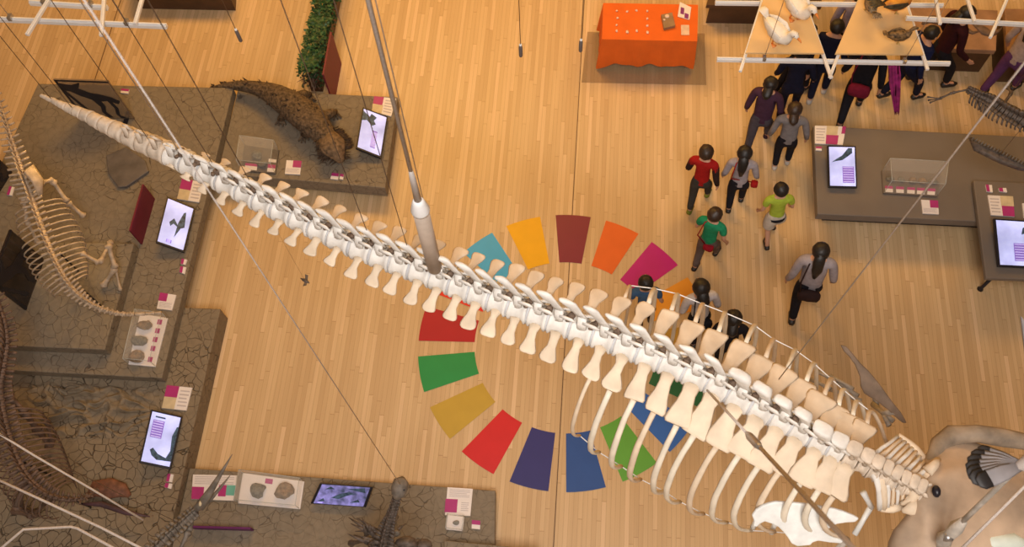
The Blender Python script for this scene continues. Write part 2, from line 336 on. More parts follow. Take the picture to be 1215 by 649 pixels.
for j in range(R_):
    s_ = j / (R_ - 1); row = []
    for (p, e, f) in per:
        ph = 14 * f + e * 2; corner = min(f, 1 - f); cf = max(0, 1 - corner * 7)
        d = (p - cx); d.z = 0; d.normalize(); drop = 0.62 + 0.07 * cf + 0.03 * math.sin(ph * 1.3 + 1)
        out = s_ * (0.012 + 0.02 * math.sin(ph * 2.3) + 0.05 * cf)
        row.append(V((p.x, p.y, ZT)) + d * out + V((0, 0, -drop * s_)))
    rings.append(row)
vs = [p for r in rings for p in r]; fs = []
for j in range(R_ - 1):
    for k in range(mm): fs.append((j * mm + k, j * mm + (k + 1) % mm, (j + 1) * mm + (k + 1) % mm, (j + 1) * mm + k))
fs.append(list(range(mm))); m.add(vs, fs); o = m.build('tablecloth', ORANGE, smooth=False)
md = o.modifiers.new('t', 'SOLIDIFY'); md.thickness = 0.006; md.offset = 1
tag(o, 'bright orange tablecloth draped over the table at the top', 'tablecloth')
def T2(zx, zy): return at(680 + zx / 4.636, zy / 4.636, ZT + .008)
shell = mat('shell_white', (0.85, 0.62, 0.5), 0.5, var=0.1)
tr_g = 'small pale pieces laid in rows on the orange cloth'
pos = [(240, 60), (297, 63), (348, 58), (408, 62), (245, 100), (408, 103), (240, 138), (408, 142), (240, 170), (298, 177), (350, 170), (408, 178)]
wh = ['far left corner', 'far row second from left', 'far row third from left', 'far row at its right end', 'left column second from the back', 'right column second from the back', 'left column second from the front', 'right column second from the front', 'near left corner', 'near row second from left', 'near row third from left', 'near row at its right end']
for i, (x, y) in enumerate(pos):
    p = T2(x, y); r = .022 if y < 150 else .03; m = MB(); m.ball(p + V((0, 0, .006)), (r * random.uniform(.7, 1.3), r, .012), 8, 5).jitter(.01, 30, i)
    tag(m.build('shell', shell), 'small pale shell on the orange table, ' + wh[i], 'shell', tr_g)
def quadbox(name, qs, z, h, mt, lab=None, cat=None, parent=None):
    q = [at(x, y, z + h) for x, y in qs]; m = MB(); m.hexa([V((p.x, p.y, z)) for p in q], q); o = m.build(name, mt, parent, smooth=False)
    if lab: tag(o, lab, cat)
    return o
def zq(pts): return [(680 + x / 4.636, y / 4.636) for x, y in pts]
root = thing('specimen_box', 'grey brown box of specimens near the right side of the orange table', 'box', T2(525, 115))
quadbox('box_body', zq([(500, 155), (562, 140), (545, 68), (485, 80)]), ZT + .008, .05, mat('kraft', (0.30, 0.19, 0.10), .7), parent=root)
m = MB(); m.ball(T2(515, 100) + V((0, 0, .05)), (.04, .04, .012), 8, 5); m.ball(T2(500, 120) + V((0, 0, .05)), (.02, .02, .01), 8, 5); m.build('shell_piece', shell, root)
quadbox('paper_card', zq([(595, 192), (640, 192), (638, 137), (593, 137)]), ZT + .008, .004, mat('pale_card', (0.75, 0.55, 0.42), .6), 'pale square card near the front right of the orange table', 'card')
root = thing('leaflet_sign', 'white sign with purple shapes at the back right of the orange table', 'sign', T2(612, 60))
quadbox('sign_board', zq([(575, 90), (640, 108), (650, 40), (588, 10)]), ZT + .008, .01, CARD, parent=root)
PUR = mat('print_purple', (0.22, 0.02, 0.20), .5)
quadbox('print', zq([(590, 75), (610, 80), (612, 45), (592, 38)]), ZT + .018, .002, PUR, parent=root)
quadbox('print', zq([(612, 98), (634, 104), (636, 78), (614, 70)]), ZT + .018, .002, PUR, parent=root)
# ------------------------------------------------------------------ cards and screens
CARDG = 'information cards on the platforms'
def bil(q, a, b): return (q[0] * (1 - a) + q[1] * a) * (1 - b) + (q[3] * (1 - a) + q[2] * a) * b
def card(qs, z, label, blocks, lines=None, tilt=0.0, group=CARDG):
    # qs: near-left, near-right, far-right, far-left in pixels
    q = [at(qs[0][0], qs[0][1], z + .02), at(qs[1][0], qs[1][1], z + .02), at(qs[2][0], qs[2][1], z + .02 + tilt), at(qs[3][0], qs[3][1], z + .02 + tilt)]
    c = sum(q, V()) / 4; root = thing('information_card', label, 'information card', (c.x, c.y, z), group)
    m = MB(); m.hexa([V((p.x, p.y, z)) for p in q], q); m.build('card_board', CARD, root, smooth=False)
    def blk(nm, a0, b0, a1, b1, mt, dz):
        m = MB(); k = [bil(q, a0, b0), bil(q, a1, b0), bil(q, a1, b1), bil(q, a0, b1)]; m.hexa([p + V((0, 0, .0005)) for p in k], [p + V((0, 0, dz)) for p in k]); m.build(nm, mt, root, smooth=False)
    for nm, a0, b0, a1, b1, mt in blocks: blk(nm, a0, b0, a1, b1, mt, .003)
    for (a0, b0, a1, b1) in (lines or []):
        m = MB(); n_ = 5
        for k in range(n_):
            t = b0 + (b1 - b0) * (k + .5) / n_; e = a1 - (.15 * (a1 - a0) if k % 3 == 2 else 0); h = (b1 - b0) / n_ * .18
            kq = [bil(q, a0, t - h), bil(q, e, t - h), bil(q, e, t + h), bil(q, a0, t + h)]; m.hexa([p + V((0, 0, .0005)) for p in kq], [p + V((0, 0, .002)) for p in kq])
        m.build('printed_text', INK, root, smooth=False)
    return root
def big(q, z, label, flip=False):
    return card(q, z, label, [('magenta_panel', 0.0, .5, .5, 1, MAG), ('picture', 0.0, 0, .5, .5, CREAM)], [(.58, .1, .95, .85)])
def small(q, z, label, ax=0, g='small name cards on the platforms'):
    if ax == 0: return card(q, z, label, [('magenta_panel', 0, .5, 1, 1, MAG)], group=g)
    return card(q, z, label, [('magenta_panel', 0, 0, .5, 1, MAG)], group=g)
card([(441, 132), (464, 138), (470, 117), (444, 114)], ZM, 'information card beside the far screen on the reptile model platform', [('magenta_panel', 0, .5, .45, 1, MAG), ('picture', 0, 0, .5, .5, CREAM)], [(.55, .1, .95, .9)])
card([(338, 206), (356, 207), (358, 191), (340, 190)], ZM, 'square card between the small glass case and the reptile head', [('magenta_panel', .45, .5, 1, 1, MAG)], [(.05, .1, .9, .42)])
small([(392, 212), (401, 213), (402, 206), (394, 205)], ZM, 'tiny card in front of the reptile snout, left of a pair')
small([(402.5, 212), (407, 213), (408, 207), (404, 206)], ZM, 'tiniest white card in front of the reptile snout, right of a pair')
small([(143, 110), (152, 111), (153, 106), (144, 105)], ZB, 'tiny card near the far edge of the raised platform by the clear panel')
card([(210, 236), (236, 240), (242, 216), (216, 212)], ZB, 'information card above the upper left screen, under the whale tail', [('magenta_panel', 0, .5, .5, 1, MAG), ('picture', 0, 0, .5, .5, CREAM)], [(.58, .1, .95, .9)])
small([(213, 323), (219, 325), (221, 317), (214, 316)], ZB, 'tiny card below the upper left screen, nearer of a pair', 1)
small([(214.5, 313), (220, 314), (222, 308), (215.5, 307)], ZB, 'tiny card below the upper left screen, farther of a pair', 1)
card([(186, 366), (204, 368), (209, 350), (190, 347)], ZB, 'information card at the head of the long specimen tray', [('magenta_panel', 0, .5, .5, 1, MAG)], [(.1, .1, .9, .45)])
card([(192, 484), (221, 487), (228, 460), (198, 457)], ZA, 'information card above the lower left screen', [('magenta_panel', 0, .5, .5, 1, MAG), ('picture', 0, 0, .5, .5, CREAM)], [(.58, .1, .95, .9)])
small([(197, 571), (204, 572), (206, 563), (199, 562)], ZA, 'tiny card below the lower left screen, farther of a pair', 1)
small([(195, 578), (203, 580), (204.5, 574), (196.5, 573)], ZA, 'tiny red and white card below the lower left screen, nearer of a pair', 1)
card([(227, 592), (277, 594), (281, 564), (229, 563)], ZD, 'wide white card with magenta and teal squares left of the clear fossil case', [('magenta_panel', 0, 0, .28, .5, MAG), ('magenta_panel', .62, .15, .8, .6, MAG), ('teal_panel', .8, .2, 1, .6, TEAL)], [(.05, .6, .95, .95)])
card([(528, 611), (558, 612), (561, 580), (531, 578)], ZD, 'information card with a sketch at the right end of the bottom platform', [('magenta_panel', -.03, .1, .45, .58, MAG)], [(.1, .65, .9, .95), (.6, .15, .9, .5)])
small([(559.5, 627), (569.5, 628), (570, 618), (560, 617)], ZD, 'tiny pink and white card at the right end of the bottom platform')
card([(967, 170), (1000, 172), (1004, 150), (967, 149)], ZR, 'information card above the screen on the plain grey platform', [('magenta_panel', .38, 0, .8, .5, MAG), ('picture', .38, .5, .75, 1, CREAM), ('magenta_panel', .88, .6, 1, 1, MAG)], [(.04, .1, .33, .9)])
small([(968, 178), (975, 178.5), (975, 174), (968, 174)], ZR, 'tiny card left of the screen on the plain grey platform')
card([(1095, 253), (1114, 254), (1113, 238), (1093, 237)], ZR, 'square card in front of the long glass case', [('magenta_panel', .5, .45, 1, 1, MAG)], [(.05, .08, .9, .4)])
ZQ = ZR + .12
card([(1176, 255), (1204, 257), (1202, 233), (1172, 231.5)], ZQ, 'information card on the right edge table above its screen', [('magenta_panel', .5, 0, 1, .5, MAG), ('picture', .48, .5, 1, 1, CREAM)], [(.05, .1, .42, .9)])
small([(1171, 227), (1178, 228), (1177, 219.5), (1169.5, 219)], ZQ, 'tiny card at the far corner of the right edge table', 1)
small([(1186, 227), (1195, 228), (1194, 223), (1185, 223)], ZQ, 'tiny white card beside the far corner card of the right edge table', 1)
card([(1215, 258), (1232, 259), (1230, 242), (1213, 241)], ZQ, 'white card cut by the right edge of the frame', [('magenta_panel', .4, .1, .9, .5, MAG)])
# small red card lower left near dark panel
small([(8, 231), (14, 232), (17, 222), (11, 221)], ZB, 'tiny card by the dark panels at the left edge', 1)
SCR = mat('screen_glow', (0.42, 0.46, 0.80), .3, var=.22, scale=2.5, emit=0.85)
SCF = mat('screen_murky', (0.22, 0.20, 0.50), .3, dark=(.02, .03, .05), scale=9, emit=0.9, detail=6)
SCT = mat('screen_text', (0.22, 0.14, 0.55), .3, var=.1, scale=20, emit=.45)
SCB = mat('screen_ink', (0.05, 0.09, 0.14), .3, var=.5, scale=25, emit=.25)
SCL = mat('screen_lines', (0.45, 0.40, 0.78), .3, var=.1, emit=.7)
def screen(qs, zs, label, block, figs, back=None):
    q = [at(x, y, z) for (x, y), z in zip(qs, zs)]; c = sum(q, V()) / 4; zb = min(zs) - .06
    root = thing('display_screen', label, 'screen', (c.x, c.y, zb), 'display screens on the platforms')
    nrm = (q[1] - q[0]).cross(q[3] - q[0]).normalized()
    m = MB(); m.hexa([p - nrm * .045 for p in q], q); m.build('bezel', BLACK, root, smooth=False, bevel=.004)
    I = lambda a, b, d: bil(q, .05 + .9 * a, .035 + .93 * b) + nrm * d
    def lay(nm, poly_, mt, d): m = MB(); m.prism([I(a, b, d) for a, b in poly_], nrm * .001); return m.build(nm, mt, root, smooth=False)
    lay('screen', [(0, 0), (1, 0), (1, 1), (0, 1)], back or SCR, .001)
    a0, b0, a1, b1 = block; tb_ = lay('text_block', [(a0, b0), (a1, b0), (a1, b1), (a0, b1)], SCT, .0025)
    m = MB()
    vertical = (b1 - b0) > (a1 - a0)
    for k in range(7):
        t = (k + .5) / 7
        pl = [(lerp(a0, a1, t) - .012, b0 + .02), (lerp(a0, a1, t) + .012, b0 + .02), (lerp(a0, a1, t) + .012, b1 - .03), (lerp(a0, a1, t) - .012, b1 - .03)] if vertical else [(a0 + .02, lerp(b0, b1, t) - .01), (a1 - .03, lerp(b0, b1, t) - .01), (a1 - .03, lerp(b0, b1, t) + .01), (a0 + .02, lerp(b0, b1, t) + .01)]
        m.prism([I(a, b, .004) for a, b in pl], nrm * .001)
    m.build('text_lines', SCL, root, smooth=False)
    for f in figs: lay('picture', f, SCB, .003)
    m = MB(); m.prism([V((lerp(c.x, p.x, .35), lerp(c.y, p.y, .35), zb)) for p in q], (0, 0, .03)); k = [V((lerp(c.x, p.x, .2), lerp(c.y, p.y, .2), zb)) for p in q]
    m.hexa(k, [V((p.x, p.y, c.z - .045)) for p in k]); m.build('stand', BLACK, root, smooth=False)
diam = [(.55, .2), (.72, .45), (.85, .5), (.78, .85), (.7, .82), (.58, .55)]; arm = [(.25, .5), (.4, .62), (.58, .5), (.6, .45), (.42, .5), (.32, .42)]
screen([(184.7, 287.5), (218.6, 299.3), (231.5, 246.8), (198.3, 233)], [ZB + .2, ZB + .08, ZB + .08, ZB + .2], 'screen showing a grey diamond shaped animal on the raised platform', (.3, .05, .5, .12), [diam, arm])
screen([(165, 548.8), (202.5, 556.5), (216.7, 494), (179.5, 485.5)], [ZA + .2, ZA + .08, ZA + .08, ZA + .2], 'screen with a dark lizard foot picture on the lower left platform', (.1, .5, .5, .85), [[(.2, .25), (.3, .3), (.5, .2), (.8, .15), (.9, .3), (.85, .6), (.95, .8), (1, .8), (1, .1), (.5, .08), (.3, .15)], [(.15, .9), (.5, .9), (.5, .93), (.15, .93)]])
screen([(422.4, 175.6), (452.5, 187.5), (460.3, 138.3), (430.5, 127)], [ZM + .2, ZM + .08, ZM + .08, ZM + .2], 'screen with green leaves picture beside the scaly reptile', (.5, .12, .72, .55), [[(0, .7), (.2, .75), (.45, .65), (.6, .72), (.5, .8), (.6, .9), (.35, .95), (.3, .86), (0, .95)]])
screen([(368.3, 597.6), (434, 602), (442.5, 578), (379.4, 573.5)], [ZD + .08, ZD + .08, ZD + .22, ZD + .22], 'wide screen of a blotchy fish scene on the bottom platform', (.05, .04, .2, .1), [[(.3, .35), (.45, .3), (.6, .5), (.75, .62), (.6, .7), (.42, .55)], [(.05, .1), (.2, .15), (.15, .3)], [(.7, .15), (.9, .2), (.85, .35)], [(.55, .85), (.95, .7), (.9, .95)], [(.1, .75), (.3, .8), (.2, .92)]], SCF)
screen([(983.3, 222), (1017.3, 222.8), (1015.5, 173.2), (981.8, 172.5)], [ZR + .08, ZR + .08, ZR + .2, ZR + .2], 'screen with a blue long-necked swimmer on the plain grey platform', (.5, .08, .95, .5), [[(.08, .6), (.3, .7), (.5, .78), (.75, .98), (.9, .98), (.9, .85), (.7, .75), (.5, .66), (.3, .64)]])
screen([(1184.8, 316), (1229, 318), (1225, 262), (1179.2, 259)], [ZQ + .08, ZQ + .08, ZQ + .2, ZQ + .2], 'large screen cut by the right edge of the frame', (.45, .1, .95, .5), [[(.7, .7), (.9, .75), (.85, .9), (.75, .85)]])
# ------------------------------------------------------------------ glass cases
def case(qs, z, h, label, floor_mat, items, name='glass_case'):
    q = [at(x, y, z + .03) for x, y in qs]; c = sum(q, V()) / 4; root = thing(name, label, 'display case', (c.x, c.y, z))
    m = MB(); m.hexa([V((p.x, p.y, z)) for p in q], q); m.build('tray', floor_mat, root, smooth=False, bevel=.005)
    k = [V((lerp(c.x, p.x, .97), lerp(c.y, p.y, .97), z + .031)) for p in q]; u = [p + V((0, 0, h)) for p in k]
    m = MB(); m.add(k + u, [(4, 5, 6, 7), (0, 1, 5, 4), (1, 2, 6, 5), (2, 3, 7, 6), (3, 0, 4, 7)]); m.build('acrylic_cover', GLASS, root, smooth=False)
    m = MB()
    for i in range(4): m.loft([u[i], u[(i + 1) % 4]], .004, 6); m.loft([k[i], u[i]], .004, 6)
    m.build('cover_edges', mat('acrylic_edge', (.62, .66, .64), .2, var=.02, alpha=.6), root)
    for (a, b, r, mt, lab) in items:
        p = bil(q, a, b); m = MB(); m.ball(p + V((0, 0, r * .45)), (r, r * .8, r * .5), 12, 8).jitter(r * .45, 9, a * 10)
        tag(m.build('fossil', mt), lab, 'fossil')
    return root, q
FG = mat('fossil_grey', (0.16, 0.15, 0.12), .8, var=.35, scale=25, bump=.5)
FB = mat('fossil_brown', (0.24, 0.16, 0.09), .8, var=.4, scale=18, bump=.5)
r1, q = case([(282, 597), (356, 604), (361, 571), (288, 561)], ZD, .22, 'clear case with two grey fossils beside the wide screen', CARD, [(.3, .45, .115, FG, 'rounded grey fossil at the left in the bottom clear case'), (.72, .5, .135, FB, 'brown and grey fossil at the right in the bottom clear case')])
def strip(root, q, a0, b0, a1, b1, mt, nm='label_strip'):
    m = MB(); k = [bil(q, a0, b0), bil(q, a1, b0), bil(q, a1, b1), bil(q, a0, b1)]; m.hexa([p + V((0, 0, .001)) for p in k], [p + V((0, 0, .004)) for p in k]); m.build(nm, mt, root, smooth=False)
strip(r1, q, .38, .75, .5, .92, MAG)
r2, q = case([(286, 202), (327, 206), (331, 178), (290, 172)], ZM, .28, 'small clear case with two grey fossils near the scaly reptile', mat('tray_dark', (.12, .10, .085), .6), [(.42, .62, .09, FG, 'grey fossil at the back of the small clear case'), (.6, .3, .075, FG, 'grey fossil at the front of the small clear case')])
strip(r2, q, .1, .05, .45, .2, CARD); strip(r2, q, .1, .2, .45, .3, MAG); strip(r2, q, .75, .05, .97, .2, CARD); strip(r2, q, .75, .2, .97, .35, MAG); strip(r2, q, .75, .45, .97, .58, CARD)
r3, q = case([(152, 432), (184, 435), (199, 377), (166, 372)], ZB, .2, 'long white tray of bone pieces with a clear cover on the raised platform', CARD, [(.35, .78, .10, FB, 'dark bone piece at the far end of the long white tray'), (.3, .45, .11, FG, 'grey bone piece in the middle of the long white tray'), (.3, .15, .10, FB, 'brown bone piece at the near end of the long white tray')])
for b in (.08, .3, .48, .66, .84): strip(r3, q, .68, b, .84, b + .1, MAG)
r4, q = case([(1048, 229), (1112, 233), (1116, 206), (1046, 202)], ZR, .35, 'long glass case of five small specimens on the grey platform', mat('tray_brown', (.15, .12, .10), .6), [(.13, .6, .06, FG, 'leftmost small grey specimen in the long glass case'), (.32, .6, .055, FG, 'dark upright specimen second from left in the long glass case'), (.52, .6, .06, FB, 'middle brown specimen in the long glass case'), (.7, .6, .06, FB, 'brown specimen second from right in the long glass case'), (.88, .6, .07, FG, 'rightmost grey specimen in the long glass case')])
for a in (.04, .24, .44, .62, .81): strip(r4, q, a, .05, a + .14, .2, CARD); strip(r4, q, a, .2, a + .14, .32, MAG)
r5, q = case([(529, 628), (549, 630), (551, 613), (531, 611)], ZD, .1, 'tiny clear box under the card at the end of the bottom platform', CARD, [(.55, .5, .04, FG, 'tiny dark specimen in the tiny clear box')], 'clear_box')
# ------------------------------------------------------------------ banners and printed panels
def wall_panel(name, a, b, h, mt, label, cat, thick=.012, base=True):
    d = (b - a).normalized(); n_ = d.cross(V((0, 0, 1))); root = thing(name, label, cat, ((a.x + b.x) / 2, (a.y + b.y) / 2, a.z))
    m = MB(); m.hexa([a - n_ * thick, b - n_ * thick, b + n_ * thick, a + n_ * thick], [p + V((0, 0, h)) for p in (a - n_ * thick, b - n_ * thick, b + n_ * thick, a + n_ * thick)])
    m.build('panel', mt, root, smooth=False)
    if base:
        m = MB()
        for t in (.15, .85): p = lerp(a, b, t); m.box(p + V((0, 0, .012)), (.25 if abs(d.x) < .5 else .06, .06 if abs(d.x) < .5 else .25, .024))
        m.build('foot', BLACK, root, smooth=False)
    return root, d, n_
r, d, n_ = wall_panel('banner', at(168, 290, ZB), at(183, 236, ZB), .42, MAROON, 'maroon sign board standing beside the upper left screen', 'banner', base=False)
r, d, n_ = wall_panel('banner', V((*at(390, 108, ZM).xy, 0)), V((*at(399, 58, ZM).xy, 0)), .80, MAROON, 'maroon sign board standing beside the leafy hedge', 'banner', base=False)
r, d, n_ = wall_panel('banner', at(231, 627, ZD), at(301, 629, ZD), .14, mat('banner_purple', (.12, .012, .12), .5), 'low purple sign strip standing on the bottom platform', 'banner', base=False)
PANEL = mat('smoked_acrylic', (.30, .22, .15), .12, var=.1, alpha=.55)
DPANEL = mat('dark_acrylic', (.035, .026, .024), .15, var=.4, scale=3, alpha=.92)
def dino_panel(a, b, h, label, pm=None):
    r, d, n_ = wall_panel('printed_panel', a, b, h, pm or PANEL, label, 'panel', base=pm is None)
    L_ = (b - a).length
    P = lambda u, v, s=1: a + d * (u * L_) + V((0, 0, v * h)) + n_ * s * .016
    shapes = [[(.02, .93), (.25, .88), (.45, .95), (.35, .8), (.5, .7), (.7, .66), (.85, .6), (.97, .5), (.9, .42), (.75, .5), (.6, .48), (.45, .52), (.3, .6), (.15, .72), (.02, .75)],
              [(.45, .52), (.6, .5), (.62, .35), (.55, .2), (.62, .05), (.52, .05), (.47, .2), (.52, .33)], [(.72, .52), (.8, .5), (.84, .3), (.78, .12), (.86, .05), (.76, .04), (.72, .15), (.77, .3)], [(.0, .8), (.05, .8), (.3, .1), (.22, .1)]]
    for sh in shapes: m = MB(); m.prism([P(u, v) for u, v in sh], n_ * .003); m.build('print', BLACK, r, smooth=False)
    m = MB(); m.prism([P(0, .96), P(1, .96), P(1, 1), P(0, 1)], n_ * -.002); m.prism([P(0, 0), P(.05, 0), P(.05, 1), P(0, 1)], n_ * -.002); m.build('frame', BLACK, r, smooth=False)
dino_panel(at(99, 139, ZB), at(160, 141, ZB), .95, 'clear panel printed with a dark long-tailed dinosaur behind the whale tail')
dino_panel(at(30, 368, ZC), at(52, 308, ZC), .9, 'dark printed panel beside the ribs of the pale skeleton', DPANEL)
dino_panel(at(-20, 258, ZB), at(14, 204, ZB), .6, 'dark printed panel at the far left edge behind the pale skeleton', DPANEL)
# purple cloth hanging from the bird frame
m = MB(); ta, tb2 = at(1060, 74, 2.95), at(1064, 134, 2.1); vs = []; fs = []; nz_ = 14
for j in range(nz_ + 1):
    for i in range(11):
        t = j / nz_; u = i / 10; wd = lerp(.17, .06, max(0, t - .25) / .75) if t > .25 else lerp(.15, .17, t * 4); c = lerp(ta, tb2, t); vs.append(c + V(((u - .5) * wd, .025 * math.sin(i * 2.4 + t * 2), .02 * math.cos(i * 2.4))))
for j in range(nz_):
    for i in range(10): k = j * 11 + i; fs.append((k, k + 1, k + 12, k + 11))
root = thing('flag_banner', 'narrow purple folded cloth hanging among the visitors at top right', 'flag', tb2)
m.add(vs, fs); o = m.build('cloth', mat('purple_cloth', (.30, .015, .15), .6, var=.3, scale=12), root); md = o.modifiers.new('t', 'SOLIDIFY'); md.thickness = .008
m = MB(); m.loft([ta + V((-.1, 0, .01)), ta + V((.1, 0, .01))], .01, 8); m.build('rod', STEEL, root)
# hedge planter
LEAF = mat('leaf_green', (.022, .085, .03), .5, var=.5, scale=12); 
a, b = at(360, 88, .45), at(385, -40, .45); a2 = at(384, 88, .45); wd = (a2 - a).length
root = thing('hedge_planter', 'long narrow planter of dense green foliage beside the maroon board', 'planter', ((a.x + b.x) / 2 + wd / 2, (a.y + b.y) / 2, 0))
x0, x1, y0, y1 = a.x + .02, a.x + wd - .10, a.y, b.y
m = MB(); m.hexa([V((x0, y0, 0)), V((x1, y0, 0)), V((x1, y1, 0)), V((x0, y1, 0))], [V((x0, y0, .3)), V((x1, y0, .3)), V((x1, y1, .3)), V((x0, y1, .3))]); m.build('trough', BROWN_WOOD, root, smooth=False, bevel=.01)
m = MB()
for k in range(3600):
    x = random.uniform(x0 - .06, x1 + .06); y = random.uniform(y0 - .1, y1); hh = .62 + .12 * noise.noise(V((x * 3, y * 3, 0))); z = random.uniform(.22, hh) if random.random() < .4 else hh
    p = V((x, y, z)); th = random.uniform(0, 6.28); L_ = random.uniform(.03, .065); dr = V((math.cos(th), math.sin(th), random.uniform(-.5, .5))).normalized(); sd = dr.cross(V((random.uniform(-.4, .4), random.uniform(-.4, .4), 1))).normalized() * L_ * .4
    m.add([p, p + dr * L_ * .5 + sd, p + dr * L_, p + dr * L_ * .5 - sd], [(0, 1, 2, 3)])
o = m.build('foliage', LEAF, root, smooth=False); o['kind'] = 'stuff'
m = MB()
for k in range(26):
    p = V((random.uniform(x0 - .05, x1 + .1), y0 + random.uniform(-.15, .02), random.uniform(.3, .55))); m.loft([p, p + V((random.uniform(-.08, .08), random.uniform(-.2, -.05), random.uniform(-.1, .08)))], [.008, .003], 5)
m.build('twigs', BONE_BROWN, root)
# ------------------------------------------------------------------ the whale skeleton
J = [(48, 111), (55, 114), (62, 117), (70, 121), (79, 125), (88, 129), (98, 133), (108.4, 137.7), (120.8, 144.5), (134.7, 150), (149.5, 157.3), (166, 164.7), (182.4, 171.4), (201, 179), (221, 188), (241.6, 197), (263.8, 207), (287.4, 217), (307.7, 227), (329, 237), (351.2, 247), (373.4, 258), (395.6, 268), (421, 280), (444.4, 289), (468, 297.4), (490.2, 306.3), (515, 314.6), (537.4, 323.8), (560, 331.7), (583, 340), (606, 348), (629.5, 356), (653, 364), (678.5, 372.6), (705.7, 381.6), (731, 391), (758, 401.5), (785, 412), (813, 424), (841, 436), (866, 449.5), (893, 464), (917, 478), (940, 492), (962, 506), (983, 518), (1001, 528), (1017, 537), (1031, 545), (1043, 552), (1054, 558), (1064, 564), (1074, 569), (1084, 575), (1093, 580)]
WZ = 5.0
offy = [(48, 2), (200, 3), (300, 8), (600, 11), (900, 13), (1093, 6)]
JW = [at(x, y + interp(offy, x), WZ) for x, y in J]
c0 = JW[28]
whale = thing('whale_skeleton', 'huge white whale skeleton hung on cables across the whole hall', 'whale skeleton', (c0.x, c0.y, WZ - 1.4))
rad_t = [(48, .018), (70, .04), (98, .062), (135, .09), (182, .115), (260, .125), (400, .135), (650, .145), (850, .135), (960, .11), (1093, .085)]
lenT = [(180, 0), (201, .03), (240, .10), (300, .15), (440, .20), (600, .26), (700, .30), (800, .36), (900, .36), (1005, .26), (1018, 0), (1093, 0)]
wT = [(240, .055), (400, .062), (600, .066), (750, .08), (850, .105), (960, .115), (1010, .10)]
upT = [(150, 0), (200, .03), (260, .12), (400, .22), (600, .27), (760, .28), (850, .26), (940, .19), (975, .09), (1093, .05)]
tips = {}
def sg(v, p): return math.copysign(abs(v) ** p, v)
